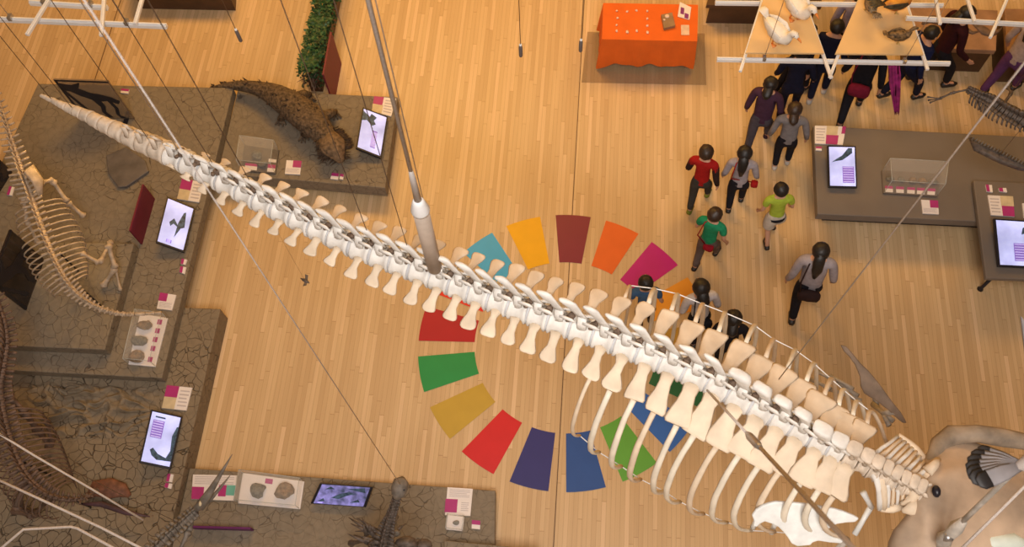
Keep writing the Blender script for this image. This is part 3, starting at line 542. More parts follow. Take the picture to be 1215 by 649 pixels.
for i, (jx, jy) in enumerate(J[:-1]):
    a, b = JW[i], JW[i + 1]; t = (b - a); L_ = t.length; t.normalize(); sd = V((0, 0, 1)).cross(t).normalized(); up = V((0, 0, 1)); c = (a + b) / 2
    r = interp(rad_t, jx); m = MB()
    hg = [(-.46, .80), (-.44, 1.0), (-.36, 1.02), (-.25, .88), (0, .78), (.25, .88), (.36, 1.02), (.44, 1.0), (.46, .8)] if jx > 190 else [(-.5, .82), (-.47, .93), (-.3, 1.0), (0, .97), (.25, 1.03), (.4, 1.08), (.47, 1.0), (.5, .85)]
    m.loft([c + t * L_ * s_ for s_, _ in hg], [r * k for _, k in hg], 16)
    if 135 < jx: # neural arch pillars
        hgt = interp(upT, jx)
        for s_ in (-1, 1):
            base = c + sd * s_ * r * .42 + up * r * .8; m.loft([base, base + up * .05 - sd * s_ * .02 - t * .01, c + up * (r + .085) - t * .015 + sd * s_ * .012], [(.016, L_ * .2), (.013, L_ * .22), (.014, L_ * .2)], 8, side=sd)
            if jx > 260: # zygapophysis prongs pointing to the head
                m.loft([c + up * (r + .04) + sd * s_ * .035, c + up * (r + .06) + t * L_ * .55 + sd * s_ * .05, c + up * (r + .05) + t * L_ * .72 + sd * s_ * .055], [(.016, .022), (.014, .026), (.006, .012)], 8)
        if hgt > .02:
            back = .62 if jx < 855 else .45
            p0 = c + up * (r + .045); w0, w1 = L_ * .30, L_ * (.34 if jx < 855 else random.uniform(.36, .44))
            pts = [p0 + (up - t * back) * hgt * k for k in (0, .35, .7, .93, 1.0)]
            th = [.016, .012, .018, .026, .014] if jx < 855 else ([.02, .022, .034, .046, .028] if jx < 945 else [.05, .055, .062, .062, .05])
            wd_ = [w0, w0 * .85, w1, w1 * 1.05, w1 * .75] if jx < 945 else [L_ * .50] * 4 + [L_ * .42]
            vs = []; n8 = 16; pw = 1.0 if jx < 855 else .55
            for p, a_, b_ in zip(pts, th, wd_):
                for k in range(n8): an = 2 * math.pi * k / n8; vs.append(p + sd * a_ * sg(math.cos(an), pw) + t * b_ * sg(math.sin(an), pw))
            fs = [(q_ * n8 + k, q_ * n8 + (k + 1) % n8, (q_ + 1) * n8 + (k + 1) % n8, (q_ + 1) * n8 + k) for q_ in range(4) for k in range(n8)] + [list(range(n8))[::-1], list(range(4 * n8, 5 * n8))]
            m.add(vs, fs)
    else:
        pass
    m.jitter(.008, 12, i)
    vb = m.build('vertebra', BONE if 190 < jx < 1000 else BONE_OLD, whale)
    # transverse processes
    TL = interp(lenT, jx)
    if TL > .02:
        for s_ in (-1, 1):
            w_ = interp(wT, jx) * random.uniform(.93, 1.07); fwd = TL * (.04 if s_ < 0 else .10); dr = -.10 * TL if jx < 760 else -.22 * TL
            TLr = TL * random.uniform(.96, 1.04); zo = random.uniform(-.01, .01)
            P = lambda k, e=1.0: c + sd * s_ * (r * .8 + TLr * k) + t * fwd * k * k + up * (dr * k + zo * k)
            ks = [(0, .8, .026), (.25, .52, .018), (.5, .60, .014), (.7, .92, .012), (.84, 1.08, .012), (.93, 1.0, .011), (.985, .72, .009), (1.0, .4, .005)] if jx < 740 else [(0, .8, .03), (.25, .62, .02), (.5, .8, .014), (.75, 1.08, .012), (.93, 1.15, .012), (1.0, 1.0, .008)]
            vs = []; n8 = 10
            for k, wk, tk in ks:
                p = P(k)
                for q_ in range(n8): an = 2 * math.pi * q_ / n8; vs.append(p + t * w_ * wk * math.cos(an) + up * tk * math.sin(an))
            mt_ = len(ks); fs = [(q_ * n8 + k, q_ * n8 + (k + 1) % n8, (q_ + 1) * n8 + (k + 1) % n8, (q_ + 1) * n8 + k) for q_ in range(mt_ - 1) for k in range(n8)] + [list(range(n8))[::-1], list(range((mt_ - 1) * n8, mt_ * n8))]
            m = MB(); m.add(vs, fs); m.jitter(.012, 9, i + s_ * 3)
            m.build('transverse_process', BONE2, vb); tips[(i, s_)] = (P(1.0), t, sd, up)
    if jx > 190 and jx < 970: # cartilage disc and rusty joint
        m = MB(); m.loft([b - t * L_ * .06, b + t * L_ * .06], r * .93, 16); m.build('disc', DISC, vb)
        m = MB(); m.ball(b + up * (r + .012) - t * .01, (.035, .035, .03), 8, 6); m.ball(b + up * (r + .03) + sd * .035, (.022, .03, .025), 8, 6); m.ball(b + up * (r + .02) - sd * .04 - t * .02, (.025, .022, .02), 8, 6); m.jitter(.015, 22, i); m.build('joint_cartilage', RUST, vb)
# ribs
rl = [i for i, (x, y) in enumerate(J[:-1]) if 690 < x < 1010]
RIBW = mat('rib_ivory', (0.80, 0.72, 0.58), .5, var=.08, scale=6)
bulge = {1: [], -1: []}
for n_i, i in enumerate(rl):
    for s_ in (-1, 1):
        tip, t, sd, up = tips[(i, s_)]
        x = J[i][0]; q_ = n_i / (len(rl) - 1)
        dn = interp([(0, 1.2), (.2, 1.4), (.6, 1.25), (.85, .75), (1, .5)], q_); ot = interp([(0, .22), (.2, .30), (.6, .28), (1, .14)], q_) * (1.2 if s_ > 0 else 1)
        bk = interp([(0, .02), (.3, .14), (.7, .30), (1, .30)], q_); pts = []; rr = []; th = (.017 if n_i == 0 else .024) * (.8 if s_ > 0 else 1)
        for k in range(15):
            u_ = k / 14; o_ = ot * math.sin(u_ * math.pi * .80) * 1.15; z_ = -dn * (u_ ** 1.25)
            pts.append(tip + sd * s_ * (o_ * 1.15) + up * z_ + t * bk * u_ * u_ - t * .03 * math.sin(u_ * math.pi)); rr.append((th * (1.1 if u_ < .1 else 1.0 + .25 * math.sin(u_ * 3)), th * .75))
        m = MB(); m.loft(pts, rr, 8); m.jitter(.006, 6, i)
        m.build('rib', RIBW if n_i % 3 else BONE2, whale); bulge[s_].append(pts)
for s_, k in ((1, 5), (-1, 14)):
    pts = [p[k] for p in bulge[s_]]; m = MB(); m.loft(pts, .0055, 6); m.build('rib_cord', WHITE, whale)
# front thin processes by the neck
for s_, A_, B_, C_, D_ in ((-1, (1036, 558), (1086, 582), (1044, 604), (1083, 592)), (1, (1036, 540), (1088, 566), (1066, 517), (1101, 552))):
    tp = []
    for k in range(9):
        u = k / 8; a = at(lerp(A_[0], B_[0], u), lerp(A_[1], B_[1], u), WZ + .02); b = at(lerp(C_[0], D_[0], u), lerp(C_[1], D_[1], u) + 4 * s_ * -math.sin(u * 3.1), WZ - .16)
        mid = lerp(a, b, .5) + V((0, 0, .07)); tp.append(b); r_ = .030 if k < 2 and s_ < 0 else .015
        m = MB(); m.loft([a, lerp(a, mid, .5) + V((0, 0, .02)), mid, lerp(mid, b, .6) + V((0, 0, .01)), b], [(r_ * 1.5, r_), (r_ * 1.1, r_ * .8), (r_, r_ * .7), (r_, r_ * .7), (r_ * .9, r_ * .8)], 8); m.jitter(.008, 12, k); m.build('neck_rib', BONE2 if k % 2 else BONE, whale)
    m = MB(); m.loft(tp, [.022, .025, .028, .032, .034, .036, .036, .036, .03], 10); m.jitter(.012, 10, 5); m.build('neck_rim', BONE2, whale)
m = MB(); m.loft([at(1092, 566, WZ + .08), at(1088, 577, WZ + .08), at(1083, 588, WZ + .02), at(1077, 597, WZ - .03), at(1069, 598, WZ - .05)], [.05, .055, .045, .03, .015], 12); m.jitter(.02, 12, 1); m.build('atlas_bone', BONE2, whale)
m = MB(); m.loft([at(1100, 560, WZ + .05), at(1108, 552, WZ + .05), at(1113, 545, WZ)], [.05, .045, .03], 12); m.jitter(.02, 12, 2); m.build('atlas_bone', BONE2, whale)
# shoulder blades
def scapula(out, z0, z1, name, mt, thick=.035):
    ys = [y for x, y in out]; lo, hi = min(ys), max(ys)
    P = [at(x, y, lerp(z1, z0, (y - lo) / (hi - lo))) for x, y in out]; n_ = V((0, 0, 0)); c = sum(P, V()) / len(P)
    for i in range(len(P)): n_ += (P[i] - c).cross(P[(i + 1) % len(P)] - c)
    n_.normalize(); n_ = n_ if n_.z > 0 else -n_; m = MB(); m.prism(P, n_ * -thick); o = m.build(name, mt, whale, smooth=False, bevel=.012); return c
zc = lambda pts, x0, y0, s_: [(x0 + a / s_, y0 + b / s_) for a, b in pts]
SC = mat('scapula_white', (.86, .88, .86), .5, var=.12, scale=6, bump=.25)
scapula(zc([(45, 480), (62, 455), (90, 437), (120, 426), (150, 420), (230, 425), (290, 431), (340, 440), (400, 450), (440, 462), (480, 478), (507, 492), (490, 508), (450, 510), (410, 516), (385, 530), (365, 545), (380, 565), (400, 575), (440, 587), (430, 600), (380, 596), (330, 588), (305, 596), (298, 607), (240, 612), (215, 600), (200, 575), (180, 550), (160, 530), (130, 515), (100, 505), (80, 515), (65, 530), (50, 525), (55, 505)], 880, 480, 3.627), 4.45, 4.75, 'shoulder_blade', SC)
scapula(zc([(512, 160), (535, 166), (560, 195), (590, 232), (620, 260), (660, 308), (690, 350), (720, 390), (745, 420), (768, 462), (752, 462), (725, 440), (700, 415), (670, 392), (640, 370), (605, 350), (590, 320), (588, 285), (570, 240), (545, 205), (525, 185)], 840, 360, 3.246), 4.1, 4.5, 'shoulder_blade', mat('scapula_brown', (.22, .15, .10), .6, var=.3, scale=5, bump=.3))
def rod(pts, r, mt, parent, name, n=8): m = MB(); m.loft(pts, r, n); return m.build(name, mt, parent)
GB = mat('bone_grey', (.42, .38, .33), .6, var=.2, scale=14, bump=.3)
for s_, pp in ((1, [((1005, 640), 4.0), ((985, 660), 3.7), ((960, 690), 3.4)]), (-1, [((1062, 488), 4.15), ((1048, 490), 3.95), ((1036, 480), 3.75)])):
    rod([at(*p, z) for p, z in pp], [.035, .022, .03], GB, whale, 'upper_arm_bone')
for a_, b_ in (((1018, 470), (990, 452)), ((1022, 476), (985, 462)), ((1040, 480), (1030, 455)), ((990, 452), (968, 440)), ((985, 462), (962, 450)), ((1012, 462), (985, 446)), ((1055, 505), (1040, 480)), ((1060, 500), (1035, 478))):
    A, B = at(*a_, 3.7), at(*b_, 3.6); rod([A, lerp(A, B, .5) + V((0, 0, .01)), B], [.028, .017, .024], GB, whale, 'flipper_bone')
for a_, b_, z in (((1034, 600), (1014, 634), 4.3), ((1024, 584), (1034, 602), 4.45), ((900, 612), (893, 626), 4.0), ((921, 618), (915, 632), 4.0)):
    A, B = at(*a_, z), at(*b_, z - .15); rod([A, lerp(A, B, .5), B], [.03, .024, .028], SC, whale, 'flipper_bone')
# skull
t = (JW[-1] - JW[-6]).normalized(); sd = V((0, 0, 1)).cross(t).normalized(); up = V((0, 0, 1)); o0 = JW[-1] - up * .03
secs = [(-.04, .06, .06, 0), (.02, .16, .14, -.02), (.07, .34, .22, -.10), (.13, .52, .28, -.16), (.24, .66, .30, -.20), (.42, .76, .30, -.24), (.7, .80, .30, -.26), (1.0, .76, .28, -.28), (1.3, .60, .26, -.30), (1.8, .45, .2, -.34), (2.6, .28, .13, -.42), (3.4, .08, .05, -.5)]
m = MB(); vs = []; n_ = 28
for s_, wd_, hh, dz in secs:
    for k in range(n_):
        an = 2 * math.pi * k / n_; ca, sa = math.cos(an), math.sin(an); p = o0 + t * s_ + sd * wd_ * math.copysign(abs(ca) ** .7, ca) + up * (dz + hh * math.copysign(abs(sa) ** .8, sa) - (.10 if abs(ca) > .5 else 0) * wd_)
        p += t * (-.14 * abs(ca) ** 3 if .05 < s_ < 1 else 0); vs.append(p)
fs = [(q_ * n_ + k, q_ * n_ + (k + 1) % n_, (q_ + 1) * n_ + (k + 1) % n_, (q_ + 1) * n_ + k) for q_ in range(len(secs) - 1) for k in range(n_)] + [list(range(n_))[::-1], list(range((len(secs) - 1) * n_, len(secs) * n_))]
m.add(vs, fs); m.jitter(.05, 3, 3); m.jitter(.02, 9, 4)
SK = mat('skull_bone', (.50, .37, .26), .65, var=.28, scale=2.2, bump=.6, detail=8)
sk = m.build('skull', SK, whale, sub=1)
m = MB(); m.loft([at(1103, 570, 4.95), at(1105, 545, 4.9), at(1112, 527, 4.85), at(1130, 517, 4.85), at(1158, 515, 4.85), at(1190, 519, 4.85), at(1240, 528, 4.8)], [(.04, .04), (.06, .05), (.07, .06), (.08, .06), (.08, .06), (.08, .06), (.06, .05)], 12); m.jitter(.03, 6, 8); m.build('crest', mat('skull_grey', (.33, .26, .19), .7, var=.3, scale=5, bump=.4), sk)
m = MB(); m.ball(at(1111, 583, WZ + .12), (.035, .05, .04), 10, 7); m.build('foramen', BLACK, sk)
for s_ in (-1, 1):
    m = MB(); m.loft([o0 + sd * s_ * .05, o0 + sd * s_ * .16 - t * .02 + up * .03, o0 + sd * s_ * .20 - t * .08], [.06, .05, .02], 10); m.jitter(.02, 12, s_); m.build('condyle', BONE2, sk)
m = MB(); pts = [at(1152, 652, 4.9), at(1175, 644, 4.95), at(1200, 643, 4.95), at(1230, 652, 4.9)]; m.loft(pts, [.04, .08, .08, .05], 10); m.build('jaw_bone', mat('pale_green_white', (.62, .68, .60), .5, var=.06), sk)
# cables for the whale
def cable(name, pts, r, mt, label, cat='cable', group='steel wires hanging from the ceiling'):
    m = MB(); m.loft(pts, r, 8); o = m.build(name, mt); return tag(o, label, cat, group)
CZ = 17.0
wl = [(2, .0032, WIRE, 'thin dark wire holding the very tip of the whale tail'), (5, .0032, WIRE, 'thin dark wire holding the thin whale tail behind the tip wire'), (12, .0032, WIRE, 'thin dark wire reaching the whale tail above the stone slab'), (14, .0048, ROPE, 'thick blurred grey wire reaching the whale tail by the platform edge'), (16, .0032, WIRE, 'thin dark wire reaching the whale right of the thick tail wire'), (18, .0032, WIRE, 'thin dark wire reaching the whale below the small clear case'), (24, .0035, WIRE, 'thin dark wire passing left of the leafy hedge down to the whale'), (26, .0035, WIRE, 'thin dark wire passing right of the maroon board down to the whale')]
for i, r, mt, lab in wl:
    p = JW[i] + V((0, 0, interp(rad_t, J[i][0]))); cable('suspension_wire', [p, V((p.x, p.y, CZ))], r, mt, lab)
p = at(516, 318, WZ + .2)
root = thing('suspension_cable', 'thick grey cable with a beige sleeve holding the middle of the whale', 'cable', p)
rod([p, p + V((0, 0, .5)), p + V((0, 0, 1.02))], .064, SLEEVE, root, 'sleeve', 20)
rod([p + V((0, 0, 1.02)), p + V((0, 0, 1.05)), p + V((0, 0, 1.16)), p + V((0, 0, 1.2))], [.07, .075, .05, .035], WHITE, root, 'nut', 16)
rod([p + V((0, 0, 1.2)), p + V((0, 0, 1.5)), p + V((0, 0, 1.62))], [.03, .024, .016], mat('turnbuckle_grey', (.5, .46, .43), .5, .2, var=.08), root, 'turnbuckle', 12)
rod([p + V((0, 0, 1.6)), V((p.x, p.y, CZ))], .016, ROPE, root, 'wire_rope')
q = p + V((.0, .12, .1)); cable('suspension_wire', [q, V((q.x, q.y, CZ))], .004, ROPE, 'thin pale wire just right of the maroon board by the thick cable')
p = at(924, 450, WZ + .05); cable('suspension_wire', [p, V((p.x + .15, p.y - .05, CZ))], .005, ROPE, 'thin grey wire crossing the grey platform at right down to the whale ribs')
a = at(839, 463, WZ + .18); b = at(1034, 674, 9.0); d = b - a; root = thing('stay_cable', 'slanting thick stay cable from the whale spine past the white shoulder blade', 'cable', a)
rod([a, a + d * .42], .010, ROPE, root, 'wire_rope'); rod([a + d * .42, a + d * .44, a + d * .5, a + d * .52], [.014, .026, .026, .016], STEEL, root, 'turnbuckle'); rod([a + d * .52, b, b + d * .8], .012, ROPE, root, 'wire_rope')
a = at(1112, 648, WZ + .15); b = at(1186, 576, 5.9); d = b - a; root = thing('stay_cable', 'knotted steel stay over the whale skull', 'cable', a)
m = MB(); m.loft([a, a + d * .1, a + d * .2, a + d * .32, a + d * .45], [.02, .06, .045, .05, .02], 12); m.jitter(.02, 25, 1); m.build('shackle', GB, root); rod([a + d * .4, a + d * .7, b, b + d * .3], .022, GB, root, 'wire_rope')
m = MB(); m.loft([a + d * .14 + V((-.03, 0, .05)), a + d * .14 + V((.03, 0, .05))], .035, 10); m.build('bolt', STEEL, root)
a = at(1130, 662, 5.3); b = at(1240, 553, 5.9); cable('stay_wire', [a, b], .012, ROPE, 'thin slanting wire crossing the whale skull at the right edge')
a = bulge[1][0][12]
# free-hanging plumb wires
for x0_, y0_, x1_, y1_, lab in ((278, 32, 286, 49, 'steel plumb weight hanging on a wire above the reptile model'), (615.5, 49, 618, 67, 'steel plumb weight hanging left of the floor seam'), (689, 41, 688.7, 61, 'steel plumb weight hanging by the orange table')):
    p = at(x1_, y1_, 5.0); root = thing('plumb_weight', lab, 'plumb weight', p, 'plumb weights hanging on wires'); 
    rod([p, p + V((0, 0, .012)), p + V((0, 0, .15)), p + V((0, 0, .18))], [.013, .019, .019, .01], mat('lead', (.16, .14, .14), .5, .3, var=.05), root, 'weight'); rod([p + V((0, 0, .16)), p + V((0, 0, .19))], .013, WHITE, root, 'sleeve'); rod([p + V((0, 0, .17)), V((p.x, p.y, CZ))], .0035, WIRE, root, 'wire')
# ropes at lower left
cable('rope', [at(-30, 497, 3.4), at(40, 540, 3.1), at(110, 581, 2.6), at(170, 617, 2.1)], .011, ROPE, 'pale rope slanting over the brown skeleton to a small hook', 'rope', None)
cable('rope', [at(-20, 561, 3.6), at(60, 598, 3.6), at(120, 626, 3.6), at(200, 667, 3.6)], .012, ROPE, 'thicker pale rope running off the bottom left corner', 'rope', None)
cable('rope', [at(-10, 660, 2.8), at(28, 628, 2.8), at(84, 625, 2.8), at(92, 627, 2.8), at(160, 664, 2.8)], .014, ROPE, 'bent pale rope at the very bottom left', 'rope', None)
# tiny bird hanging
p = at(362, 333, 2.0); root = thing('small_bird', 'tiny brown bird model hanging over the open floor', 'bird', p)
m = MB(); m.loft([p + V((-.06, .03, 0)), p + V((-.02, .01, 0)), p + V((.02, -.01, 0)), p + V((.06, -.03, 0))], [.005, .02, .022, .004], 8); m.build('body', BONE_DARK, root)
for s_ in (-1, 1): m = MB(); m.prism([p, p + V((.03, 0, 0)), p + V((.03, s_ * .07, .01)), p + V((-.01, s_ * .08, .01))], (0, 0, .004)); m.build('wing', BONE_DARK, root, smooth=False)
rod([p + V((0, 0, .02)), V((p.x, p.y, CZ))], .0012, WIRE, root, 'thread', 5)
# ------------------------------------------------------------------ hanging white frames
def bar(p, q, root, name='bar', w_=.05, h=.05, mt=WHITE):
    d = (q - p).normalized(); s_ = d.cross(V((0, 0, 1))).normalized() * w_ / 2; u = V((0, 0, h)); m = MB()
    m.hexa([p - s_, q - s_, q + s_, p + s_], [p - s_ + u, q - s_ + u, q + s_ + u, p + s_ + u])
    m.hexa([p - s_ * .3 + u, q - s_ * .3 + u, q + s_ * .3 + u, p + s_ * .3 + u], [p - s_ * .3 + u * 1.3, q - s_ * .3 + u * 1.3, q + s_ * .3 + u * 1.3, p + s_ * .3 + u * 1.3])
    return m.build(name, mt, root, smooth=False, bevel=.004)
def frame(label, z, bars, rails, plates=()):
    ps = [at(x, y, z) for b_ in bars for x, y in b_[:2]]; c = sum(ps, V()) / len(ps); root = thing('suspended_rack', label, 'rack', (c.x, c.y, z))
    for a_, b_ in bars: bar(at(*a_, z), at(*b_, z), root)
    for a_, b_ in rails: bar(at(*a_, z + .07), at(*b_, z + .07), root, 'rail', .04, .035)
    for a_, b_ in bars:
        for k in (.2, .8): p = lerp(at(*a_, z), at(*b_, z), k); m = MB(); m.loft([p + V((0, 0, .05)), V((p.x, p.y, CZ))], .004, 6); m.build('hanger', ROPE, root); m = MB(); m.box(p + V((0, 0, .07)), (.04, .07, .05)); m.build('clamp', STEEL, root, smooth=False)
    return root
frame('white metal hanging frame at the top left corner', 4.2, [((-30, 23.5), (199, 33)), ((37, 5), (129, 11))], [((68, -14), (33, 43)), ((126, -20), (121, 44)), ((173, -12), (161, 30))])
ZF = 3.0
frame('white hanging frame carrying two tan bird shelves', ZF, [((848, 5), (1118, 8)), ((850, 72), (1126, 77))], [((912, -22), (878, 86)), ((945, -22), (986, 94)), ((1028, -22), (984, 93)), ((1066, -22), (1100, 84))])
frame('white hanging frame over the fossil tables at top right', ZF + .3, [((1074, 23), (1260, 33))], [((1107, -15), (1115, 30)), ((1142, -15), (1156, 27)), ((1205, -25), (1174, 46))])
def plate(q, lab):
    P = [at(x, y, ZF + .152) for x, y in q]; m = MB(); m.hexa([p - V((0, 0, .03)) for p in P], P); tag(m.build('bird_shelf', PLY, smooth=False, bevel=.004), lab, 'shelf')
plate([(885, 62.5), (978, 63), (947, -20), (912, -20)], 'tan trapezoid shelf under the two white geese')
plate([(991, 63.5), (1096, 64.5), (1066, -20), (1027, -20)], 'tan trapezoid shelf under the hen and rooster')
# ------------------------------------------------------------------ birds
def bird(px, py, z, yaw, s, label, body_m, beak_m, leg_m, tail_m, neck=.6, comb=False, tail=.25):
    p = at(px, py, z); root = thing('bird_model', label, 'bird'); root.location = p; root.rotation_euler = (0, 0, yaw); root['_w'] = [0, 0, 0]
    # facing +X, unit body length ~ .5*s
    f = lambda x, y, z_: V((x * s, y * s, z_ * s))
    m = MB(); pts = [f(-.26, 0, .24), f(-.18, 0, .23), f(-.06, 0, .2), f(.07, 0, .2), f(.16, 0, .24), f(.19, 0, .31), f(.18 + .03 * neck, 0, .31 + .12 * neck), f(.2 + .05 * neck, 0, .33 + .2 * neck), f(.25 + .05 * neck, 0, .34 + .22 * neck), f(.3 + .05 * neck, 0, .33 + .21 * neck)]
    m.loft(pts, [.02 * s, .07 * s, (.115 * s, .11 * s), (.115 * s, .11 * s), .085 * s, .05 * s, .035 * s, .04 * s, .042 * s, .02 * s], 14); b = m.build('body', body_m, root, local=True)
    m = MB(); h = pts[-1]; m.loft([h - V((.01 * s, 0, 0)), h + f(.05, 0, -.01), h + f(.075, 0, -.02)], [.017 * s, .012 * s, .004 * s], 8); m.build('beak', beak_m, root, local=True)
    for s_ in (-1, 1):
        m = MB(); m.loft([f(.12, s_ * .09, .24), f(0, s_ * .115, .25), f(-.15, s_ * .09, .26), f(-.28, s_ * .04, .25)], [(.02 * s, .03 * s), (.015 * s, .075 * s), (.012 * s, .06 * s), (.006 * s, .015 * s)], 10, side=(0, 1, 0)); m.build('wing', tail_m if tail_m != body_m else body_m, root, local=True)
        m = MB(); m.loft([f(.0, s_ * .05, .13), f(.01, s_ * .05, .06), f(.0, s_ * .05, .01)], .011 * s, 8)
        for a in (-.5, 0, .5): m.loft([f(0, s_ * .05, .008), f(.07 * math.cos(a), s_ * .05 + .07 * math.sin(a), .006)], [.009 * s, .004 * s], 6)
        if leg_m.name == 'goose_orange': m.prism([f(0, s_ * .05, .002), f(.07 * math.cos(.5), s_ * .05 - .07 * math.sin(.5), .002), f(.07, s_ * .05, .002), f(.07 * math.cos(.5), s_ * .05 + .07 * math.sin(.5), .002)], (0, 0, .006 * s))
        m.build('leg', leg_m, root, local=True)
        m = MB(); m.ball(pts[-2] + f(.01, s_ * .036, .008), .007 * s, 6, 5); m.build('eye', BLACK, root, local=True)
    m = MB()
    for k in range(5): a = (k - 2) * .16; m.loft([f(-.22, 0, .24), f(-.22 - tail * .6 * math.cos(a), tail * .6 * math.sin(a), .27 + tail * .3), f(-.22 - tail * math.cos(a), tail * math.sin(a), .26 + tail * .35)], [(.02 * s, .01 * s), (.035 * s, .006 * s), (.012 * s, .004 * s)], 8)
    m.build('tail', tail_m, root, local=True)
    if comb:
        m = MB(); h = pts[-2]; m.prism([h + f(-.03, -.004, .03), h + f(-.035, -.004, .07), h + f(-.015, -.004, .055), h + f(0, -.004, .08), h + f(.015, -.004, .055), h + f(.03, -.004, .065), h + f(.03, -.004, .03)], f(0, .01, 0)); m.build('comb', mat('comb_red', (.6, .03, .02), .5), root, local=True, smooth=False)
    return root
GW = mat('goose_white', (.88, .82, .72), .7, var=.05, scale=15, bump=.2); GO = mat('goose_orange', (.75, .25, .05), .5)
HB = mat('hen_brown', (.20, .12, .05), .7, var=.6, scale=25, bump=.2); HY = mat('rooster_gold', (.75, .30, .03), .6, var=.5, scale=8, dark=(.25, .04, .01)); PG = mat('pheasant_grey', (.30, .22, .13), .7, var=.5, scale=30); YL = mat('leg_yellow', (.55, .38, .12), .6)
TR = mat('tail_dark', (.06, .05, .03), .6, var=.5, scale=20)
zp = ZF + .152
bird(919, 50, zp, -.9, .95, 'white goose at the front of the left tan shelf', GW, GO, GO, GW, .35, tail=.16)
bird(941, 20, zp, -1.05, 1.05, 'white goose behind the other one at the top of the frame', GW, GO, GO, GW, .3, tail=.16)
bird(1063, 50, zp, .15, .62, 'small speckled brown hen at the front of the right tan shelf', HB, YL, YL, HB, .35, tail=.16)
bird(1060, 14, zp, .35, .8, 'golden orange rooster at the top of the right tan shelf', HY, YL, YL, TR, .8, True, .35)
bird(1029, 13, zp, 1.7, .6, 'greyish speckled pheasant at the left of the rooster', PG, YL, YL, PG, .5, tail=.3)
# large bird tail near the camera, lower right
def bp(x, y, z): return at(x, y, z)
zt = 7.6
root = thing('hanging_bird', 'grey bird with a black tipped tail hanging above the whale skull', 'bird', bp(1200, 555, zt))
FGm = mat('feather_grey', (.20, .185, .19), .7, var=.12, scale=10); FW = mat('feather_pale', (.36, .31, .28), .7, var=.05); FK = mat('feather_black', (.015, .013, .013), .6)
base_ = bp(1212, 552, zt); ends = [(1159, 535), (1152, 541), (1148, 548), (1146.5, 556), (1148, 563), (1152, 569), (1160, 573)]
for k, e in enumerate(ends):
    E_ = bp(*e, zt - .02 + .01 * k); d = E_ - base_; n_ = V((0, 0, 1)); s_ = d.cross(n_).normalized()
    m = MB(); m.loft([base_ + d * .0, base_ + d * .4, base_ + d * .74], [(.025, .005), (.044, .006), (.048, .005)], 8); f_ = m.build('tail_feather', FGm, root)
    m = MB(); m.loft([base_ + d * .73, base_ + d * .9, base_ + d * 1.0], [(.048, .0055), (.046, .005), (.024, .003)], 8); m.build('feather_tip', FK, f_)
m = MB(); hd = bp(1330, 525, zt); d = hd - base_; m.loft([base_ - d * .05, base_ + d * .1, base_ + d * .35, base_ + d * .6, base_ + d * .8, base_ + d * .95, base_ + d * 1.1], [.02, .06, .13, .13, .07, .06, .015], 14); m.build('body', FW, root)
for s_ in (-1, 1):
    sd_ = d.normalized().cross(V((0, 0, 1))); P0 = base_ + d * .65; m = MB(); m.prism([P0, P0 - d * .35, P0 - d * .3 + sd_ * s_ * .35, P0 - d * .05 + sd_ * s_ * .8, P0 + d * .1 + sd_ * s_ * .5], (0, 0, .012)); m.build('wing', FGm, root, smooth=False)
rod([P0 + V((0, 0, .1)), V((P0.x, P0.y, CZ))], .003, WIRE, root, 'wire', 6)
# ------------------------------------------------------------------ smaller skeletons
def spine_path(pts, n):
    W_ = [at(x, y, z) for x, y, z in pts]; out = []
    for k in range(n):
        u = k / (n - 1) * (len(W_) - 1); i = min(int(u), len(W_) - 2); f = u - i
        p0, p1, p2, p3 = W_[max(i - 1, 0)], W_[i], W_[i + 1], W_[min(i + 2, len(W_) - 1)]
        out.append(.5 * ((2 * p1) + (p2 - p0) * f + (2 * p0 - 5 * p1 + 4 * p2 - p3) * f * f + (3 * p1 - p0 - 3 * p2 + p3) * f ** 3))
    return out
def skeleton(root, pts, n, mt, rtab, stab, ribs=None, ribmt=None, wide=1.0):
    P = spine_path(pts, n)
    for i in range(n - 1):
        a, b = P[i], P[i + 1]; t = (b - a).normalized(); L_ = (b - a).length; sd = V((0, 0, 1)).cross(t).normalized(); up = V((0, 0, 1)); u = i / (n - 2); c = (a + b) / 2; r = interp(rtab, u); h = interp(stab, u)
        m = MB(); m.loft([c + t * L_ * k for k in (-.47, -.35, 0, .35, .47)], [r * .95, r * 1.15, r * .85, r * 1.15, r * .95], 10)
        if h > .005:
            m.loft([c + up * r * .6, c + up * (r + h * .6) - t * h * .3, c + up * (r + h) - t * h * .5], [(.012, r * .6), (.012, r * .6), (.010, r * .5)], 6, side=sd)
            for s_ in (-1, 1): m.loft([c + sd * s_ * r * .6, c + sd * s_ * (r + h * wide) + up * h * .3], [(r * .55, .016), (r * .45, .012)], 6, side=t)
        m.jitter(.006, 20, i); m.build('vertebra', mt, root)
        if ribs and ribs[0] <= u <= ribs[1] and i % ribs[4] == 0:
            k_ = (u - ribs[0]) / (ribs[1] - ribs[0]); sz = math.sin((.2 + .75 * k_) * math.pi) * .55 + .45
            for s_ in (-1, 1):
                q = []
                for j in range(9): v = j / 8; q.append(c + sd * s_ * (r * .5 + ribs[2] * sz * math.sin(v * math.pi * .72)) - up * ribs[3] * sz * v ** 1.5 + t * ribs[5] * v)
                m = MB(); m.loft(q, [(.013, .010)] * 4 + [(.012, .009)] * 3 + [(.009, .007), (.005, .005)], 6); m.build('rib', ribmt or mt, root)
    return P
def bone(root, pts, r, mt, name='limb_bone'):
    P = [at(x, y, z) for x, y, z in pts]
    for a, b in zip(P, P[1:]):
        d = b - a; m = MB(); m.loft([a, a + d * .08, a + d * .2, a + d * .5, a + d * .8, a + d * .92, b], [r * .9, r * 1.5, r * .9, r * .7, r * .9, r * 1.5, r * .9], 10); m.jitter(r * .2, 20, 1); m.build(name, mt, root)
zz = 1.45
